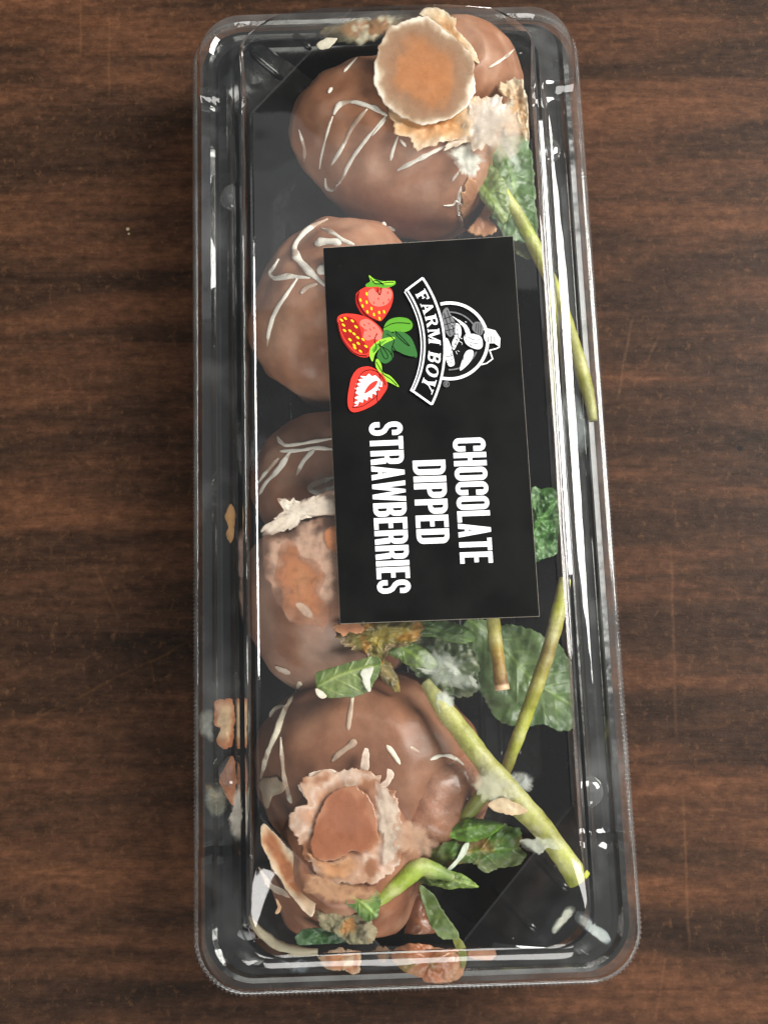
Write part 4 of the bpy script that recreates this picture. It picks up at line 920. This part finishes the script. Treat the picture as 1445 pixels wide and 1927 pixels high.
# top berry
flat('printed_berry', [sm((250, 430), (275, 385), (340, 355), (420, 350), (480, 365), (505, 410), (495, 480), (465, 540), (425, 590), (380, 590), (310, 560), (265, 505))], 'ink_red')
flat('printed_shade', [sm((250, 430), (275, 400), (272, 450), (295, 510), (350, 560), (400, 590), (340, 578), (290, 540), (258, 490))], 'ink_darkred')
flat('printed_highlight', [sm((330, 400), (370, 370), (395, 400), (440, 370), (490, 385), (495, 430), (460, 480), (400, 495), (350, 470))], 'ink_pink')
flat('printed_leaf', [sm((340, 280), (375, 305), (420, 318), (470, 325), (515, 320), (518, 345), (470, 365), (430, 368), (395, 360), (330, 362), (318, 345), (350, 320))], 'ink_green')
flat('printed_leaf', [sm((342, 282), (375, 310), (400, 330), (370, 330), (350, 315))], 'ink_lightgreen')
flat('printed_leaf', [sm((430, 325), (515, 322), (500, 345), (450, 345))], 'ink_lightgreen')
seeds([(283, 450), (297, 490), (325, 408), (325, 465), (330, 530), (358, 508), (375, 548), (410, 535), (412, 575), (443, 530)], 75, 13, 7)
seeds([(375, 468), (405, 440), (440, 470), (470, 400), (475, 448), (415, 400)], 80, 9, 4, 'ink_red')
line_art([[(275, 390), (262, 440), (285, 500), (330, 560), (420, 600)], [(350, 300), (390, 340), (470, 330), (510, 330)], [(400, 365), (402, 395), (415, 415), (424, 385), (422, 365)], [(365, 325), (400, 318), (440, 350)]])
# middle berry
flat('printed_berry', [sm((125, 590), (140, 555), (190, 542), (270, 550), (350, 580), (420, 640), (440, 700), (420, 740), (370, 760), (345, 830), (290, 838), (230, 810), (180, 755), (145, 690))], 'ink_red')
flat('printed_shade', [sm((140, 590), (170, 560), (240, 580), (280, 640), (300, 720), (340, 780), (320, 815), (260, 800), (205, 750), (160, 680))], 'ink_darkred')
flat('printed_highlight', [sm((285, 590), (330, 580), (390, 620), (430, 680), (425, 725), (375, 715), (330, 725), (300, 700), (310, 650), (280, 620))], 'ink_pink')
seeds([(155, 587), (180, 575), (168, 620), (228, 592), (175, 657), (212, 660), (253, 632), (240, 680), (212, 720), (265, 705), (300, 718), (240, 757), (268, 745), (245, 775), (320, 765), (283, 798)], 40, 14, 7)
seeds([(310, 620), (340, 610), (320, 655), (350, 650), (375, 640), (345, 695), (395, 680)], 50, 9, 4, 'ink_red')
# leaves in the middle
flat('printed_leaf', [sm((440, 640), (470, 590), (530, 568), (600, 575), (635, 610), (625, 650), (570, 670), (500, 665), (450, 670))], 'ink_green')
flat('printed_leaf', [sm((500, 680), (560, 665), (620, 700), (655, 770), (665, 838), (600, 830), (540, 800), (500, 780))], 'ink_darkgreen')
flat('printed_leaf', [sm((440, 660), (490, 665), (520, 720), (500, 780), (505, 840), (460, 880), (420, 870), (395, 830), (420, 760))], 'ink_darkgreen')
flat('printed_leaf', [sm((345, 830), (350, 780), (385, 740), (430, 715), (500, 700), (515, 715), (450, 745), (410, 780), (380, 820), (365, 868))], 'ink_lightgreen')
flat('printed_leaf', [sm((360, 790), (400, 745), (460, 720), (420, 760), (385, 800))], 'ink_green')
line_art([[(440, 640), (500, 610), (560, 605), (620, 610)], [(520, 660), (560, 700), (615, 760), (580, 740), (530, 690), (520, 660)], [(500, 760), (530, 800), (600, 830), (655, 838)], [(460, 680), (510, 720), (495, 780), (500, 850)], [(415, 730), (420, 790), (450, 850), (470, 830), (430, 770), (400, 750)], [(395, 680), (380, 720), (390, 770), (370, 810)], [(410, 760), (470, 790), (495, 825)], [(130, 600), (150, 690), (200, 770), (260, 820), (330, 830)]])
# lower berry, cut open
flat('printed_leaf', [sm((385, 865), (400, 850), (425, 890), (435, 940), (490, 970), (545, 1040), (490, 1015), (440, 990), (405, 945), (388, 905))], 'ink_lightgreen')
flat('printed_berry', [sm((195, 1130), (205, 1050), (225, 970), (270, 915), (340, 902), (400, 930), (450, 980), (467, 1035), (440, 1090), (390, 1150), (310, 1195), (240, 1213), (205, 1190))], 'ink_red')
flat('printed_flesh', [ci((232, 1175), (262, 1160), (236, 1148), (270, 1130), (238, 1115), (275, 1098), (245, 1080), (262, 1066), (242, 1050), (278, 1038), (252, 1020), (290, 1010), (262, 990), (305, 985), (275, 965), (320, 970), (340, 950), (360, 968), (385, 962), (410, 985), (432, 1010), (430, 1040), (405, 1040), (415, 1062), (385, 1068), (392, 1095), (362, 1085), (362, 1118), (335, 1105), (330, 1135), (305, 1122), (298, 1148), (275, 1140), (262, 1168))], 'ink_white')
flat('printed_core', [sm((310, 1085), (330, 1040), (370, 1005), (400, 1000), (385, 1035), (350, 1065))], 'ink_red')
line_art([[(235, 1180), (250, 1060), (290, 950), (360, 925), (420, 960), (455, 1030)], [(385, 905), (420, 990), (395, 1090), (400, 1145)], [(390, 870), (425, 930), (440, 960)], [(430, 950), (490, 990), (530, 1030)], [(225, 1180), (300, 1170), (400, 1100)]])

# emblem: ring, curved banner, lettering; the drawn figure is left as plain engraved hat, basket and sheaf shapes
def circ3(a, b, c):
    ax, ay = a; bx, by = b; cx, cy = c; d = 2*(ax*(by-cy)+bx*(cy-ay)+cx*(ay-by))
    ux = ((ax*ax+ay*ay)*(by-cy)+(bx*bx+by*by)*(cy-ay)+(cx*cx+cy*cy)*(ay-by))/d
    uy = ((ax*ax+ay*ay)*(cx-bx)+(bx*bx+by*by)*(ax-cx)+(cx*cx+cy*cy)*(bx-ax))/d
    return (ux, uy), math.hypot(ax-ux, ay-uy)
def arcpts(cen, r, a0, a1, n=40): return [(cen[0]+r*math.cos(a0+(a1-a0)*i/n), cen[1]+r*math.sin(a0+(a1-a0)*i/n)) for i in range(n+1)]
rc = (888, 728)
flat('emblem_ring', stroke(ci(*arcpts(rc, 258, math.radians(-104), math.radians(104), 70)), 5.8), 'ink_white')
flat('emblem_ring', stroke(ci(*arcpts(rc, 196, math.radians(-92), math.radians(-18), 40)), 2.6)+stroke(ci(*arcpts(rc, 196, math.radians(22), math.radians(92), 40)), 2.6), 'ink_grey')
flat('emblem_shape', [sm((905, 560), (960, 590), (1010, 630), (1030, 690), (1000, 680), (985, 640), (950, 600)), sm((960, 930), (1020, 880), (1050, 820), (1040, 790), (1000, 800), (970, 870))], 'ink_white')
# basket with hatching
flat('emblem_basket', [sm((838, 540), (870, 500), (895, 545), (925, 600), (930, 660), (890, 700), (850, 640))], 'ink_grey')
line_art([[(850, 540), (880, 640), (890, 690)], [(870, 520), (905, 620), (915, 670)], [(845, 580), (900, 560)], [(850, 620), (920, 600)], [(860, 660), (930, 640)]], 1.4)
# sheaf shapes
flat('emblem_sheaf', [sm((930, 610), (962, 630), (965, 690), (935, 760), (915, 790), (905, 740), (925, 690)), sm((835, 720), (870, 710), (895, 760), (915, 840), (920, 890), (885, 900), (862, 850), (850, 790)), sm((985, 690), (1040, 680), (1100, 700), (1112, 760), (1085, 785), (1030, 770), (995, 740))], 'ink_white')
line_art([[(870, 880), (905, 875)], [(868, 860), (910, 855)], [(862, 835), (905, 830)], [(935, 640), (945, 700), (925, 760)], [(1010, 700), (1050, 720), (1095, 720)], [(1015, 735), (1060, 745), (1100, 750)]], 1.2)
flat('emblem_hat', [sm((1040, 640), (1060, 600), (1100, 605), (1118, 650), (1100, 690), (1060, 670))], 'ink_grey')
flat('emblem_hat', [sm((1120, 690), (1150, 655), (1195, 665), (1222, 710), (1220, 760), (1190, 745), (1140, 740))], 'ink_white')
flat('emblem_outline', stroke(ci((1118, 650), (1150, 648), (1195, 660), (1228, 710), (1225, 770), (1205, 780), (1160, 792), (1180, 850), (1140, 880), (1100, 890)), 2.4), 'ink_white')
line_art([[(1070, 610), (1065, 665)], [(1085, 608), (1082, 678)], [(1100, 615), (1097, 685)], [(1150, 700), (1150, 738)], [(1170, 695), (1172, 742)], [(1192, 700), (1194, 745)]], 1.2)
hr = random.Random(4); hl_ = []
for k in range(46):
    a = hr.uniform(-1.5, 1.5); r_ = hr.uniform(40, 185); x_, y_ = rc[0]+r_*math.cos(a), rc[1]+r_*math.sin(a)*0.98; l_ = hr.uniform(10, 26); b_ = hr.choice((0.5, 1.1, 1.9))+hr.uniform(-.15, .15)
    hl_.append([(x_-l_*math.cos(b_)/2, y_-l_*math.sin(b_)/2), (x_, y_+2), (x_+l_*math.cos(b_)/2, y_+l_*math.sin(b_)/2)])
line_art(hl_[:26], 0.9, 'ink_white', 'engraved_line'); line_art(hl_[26:], 1.1, 'ink_black', 'engraved_line')
# banner
rC, rR = circ3((705, 300), (853, 740), (767, 1160)); lC, lR = circ3((588, 388), (701, 720), (628, 1062))
aR0, aR1 = math.atan2(300-rC[1], 705-rC[0]), math.atan2(1160-rC[1], 767-rC[0]); aL0, aL1 = math.atan2(388-lC[1], 588-lC[0]), math.atan2(1062-lC[1], 628-lC[0])
outR = arcpts(rC, rR, aR0, aR1, 40); outL = arcpts(lC, lR, aL0, aL1, 40)
flat('banner_field', [ci(*[outL[i], outL[i+1], outR[i+1], outR[i]]) for i in range(40)], 'ink_black')
flat('banner_edge', stroke(ci(*outR), 4.2)+stroke(ci(*[(x+16, y) for x, y in outL]), 3.4)+stroke(ci(outR[0], outL[0]), 4)+stroke(ci(outR[-1], outL[-1]), 4)+stroke(ci(*[(x-6, y+6) for x, y in outL]), 2.2), 'ink_white')
# serif lettering bent along the banner
def serif(ch):
    t = .24; u = .13; sf = .07
    def st(x, s=t): return [box(x, 0, x+s, 1), box(x-sf, 0, x+s+sf, sf), box(x-sf, 1-sf, x+s+sf, 1)]
    if ch == 'F': return st(.07)+[box(.3, 1-u, .72, 1), box(.63, .72, .72, 1), box(.3, .45, .56, .45+u), box(.5, .38, .56, .66)], .75
    if ch == 'A': return [[(.05, 0), (.17, 0), (.47, 1), (.38, 1)], [(.55, 0), (.83, 0), (.52, 1), (.36, 1)], box(.2, .26, .62, .26+u), box(-.02, 0, .26, sf), box(.48, 0, .9, sf)], .88
    if ch == 'R': return st(.07)+stroke([(.3, .94), (.52, .94), (.64, .86), (.66, .75), (.62, .62), (.5, .52), (.3, .52)], .16)+[[(.4, .52), (.6, .5), (.9, 0), (.62, 0)]], .88
    if ch == 'M': return [box(.08, 0, .2, 1), box(0, 0, .28, sf), box(0, 1-sf, .3, 1), [(.1, 1), (.36, 1), (.62, .12), (.5, .0)], [(.5, 0), (.6, .0), (.92, 1), (.82, 1)], box(.8, 0, 1.04, 1), box(.72, 0, 1.12, sf), box(.86, 1-sf, 1.12, 1)], 1.12
    if ch == 'B': return st(.07)+stroke([(.3, .94), (.5, .94), (.61, .86), (.62, .75), (.57, .6), (.42, .54), (.3, .54)], .15)+stroke([(.3, .52), (.5, .5), (.65, .42), (.68, .28), (.62, .12), (.5, .06), (.3, .06)], .16), .8
    if ch == 'O': return stroke(arcp(.42, .5, .32, .44, 0, 360, 24)[:-1], [.20 if abs(math.cos(2*math.pi*i/24)) > .5 else .12 for i in range(24)], True), .84
    if ch == 'Y': return [box(.33, 0, .57, .5), box(.24, 0, .66, sf), [(.05, 1), (.33, 1), (.56, .45), (.34, .42)], [(.44, .42), (.54, .46), (.86, 1), (.74, 1)], box(-.04, 1-sf, .42, 1), box(.62, 1-sf, .96, 1)], .9
    return [], .34
txt = 'FARM BOY'; gl = [serif(c) for c in txt]; gp = .1; tot = sum(g[1] for g in gl)+gp*(len(gl)-1); x = 0; LAY[0] += .12
mC = ((rC[0]+lC[0])/2, (rC[1]+lC[1])/2)
for ch, (polys, wd) in zip(txt, gl):
    out = []
    for pl in polys:
        q_ = []
        for px_, py_ in pl:
            t = (x+px_)/tot; t = .075+t*.85
            aR = aR0+(aR1-aR0)*t; aL = aL0+(aL1-aL0)*t
            Rp = (rC[0]+(rR-26)*math.cos(aR), rC[1]+(rR-26)*math.sin(aR)); Lp = (lC[0]+(lR+44)*math.cos(aL), lC[1]+(lR+44)*math.sin(aL))
            q_.append((Lp[0]+(Rp[0]-Lp[0])*py_, Lp[1]+(Rp[1]-Lp[1])*py_))
        out.append(ci(*q_))
    if out: flat('letter_'+ch.lower(), out, 'ink_white', z=LAY[0])
    x += wd+gp
flat('registered_mark', stroke(ci(*arcpts((866, 1021), 19, 0, 2*math.pi, 20)[:-1]), 1.4, True)+stroke(ci((860, 1032), (860, 1011), (872, 1012), (872, 1021), (861, 1022), (874, 1033)), 1.6), 'ink_grey')
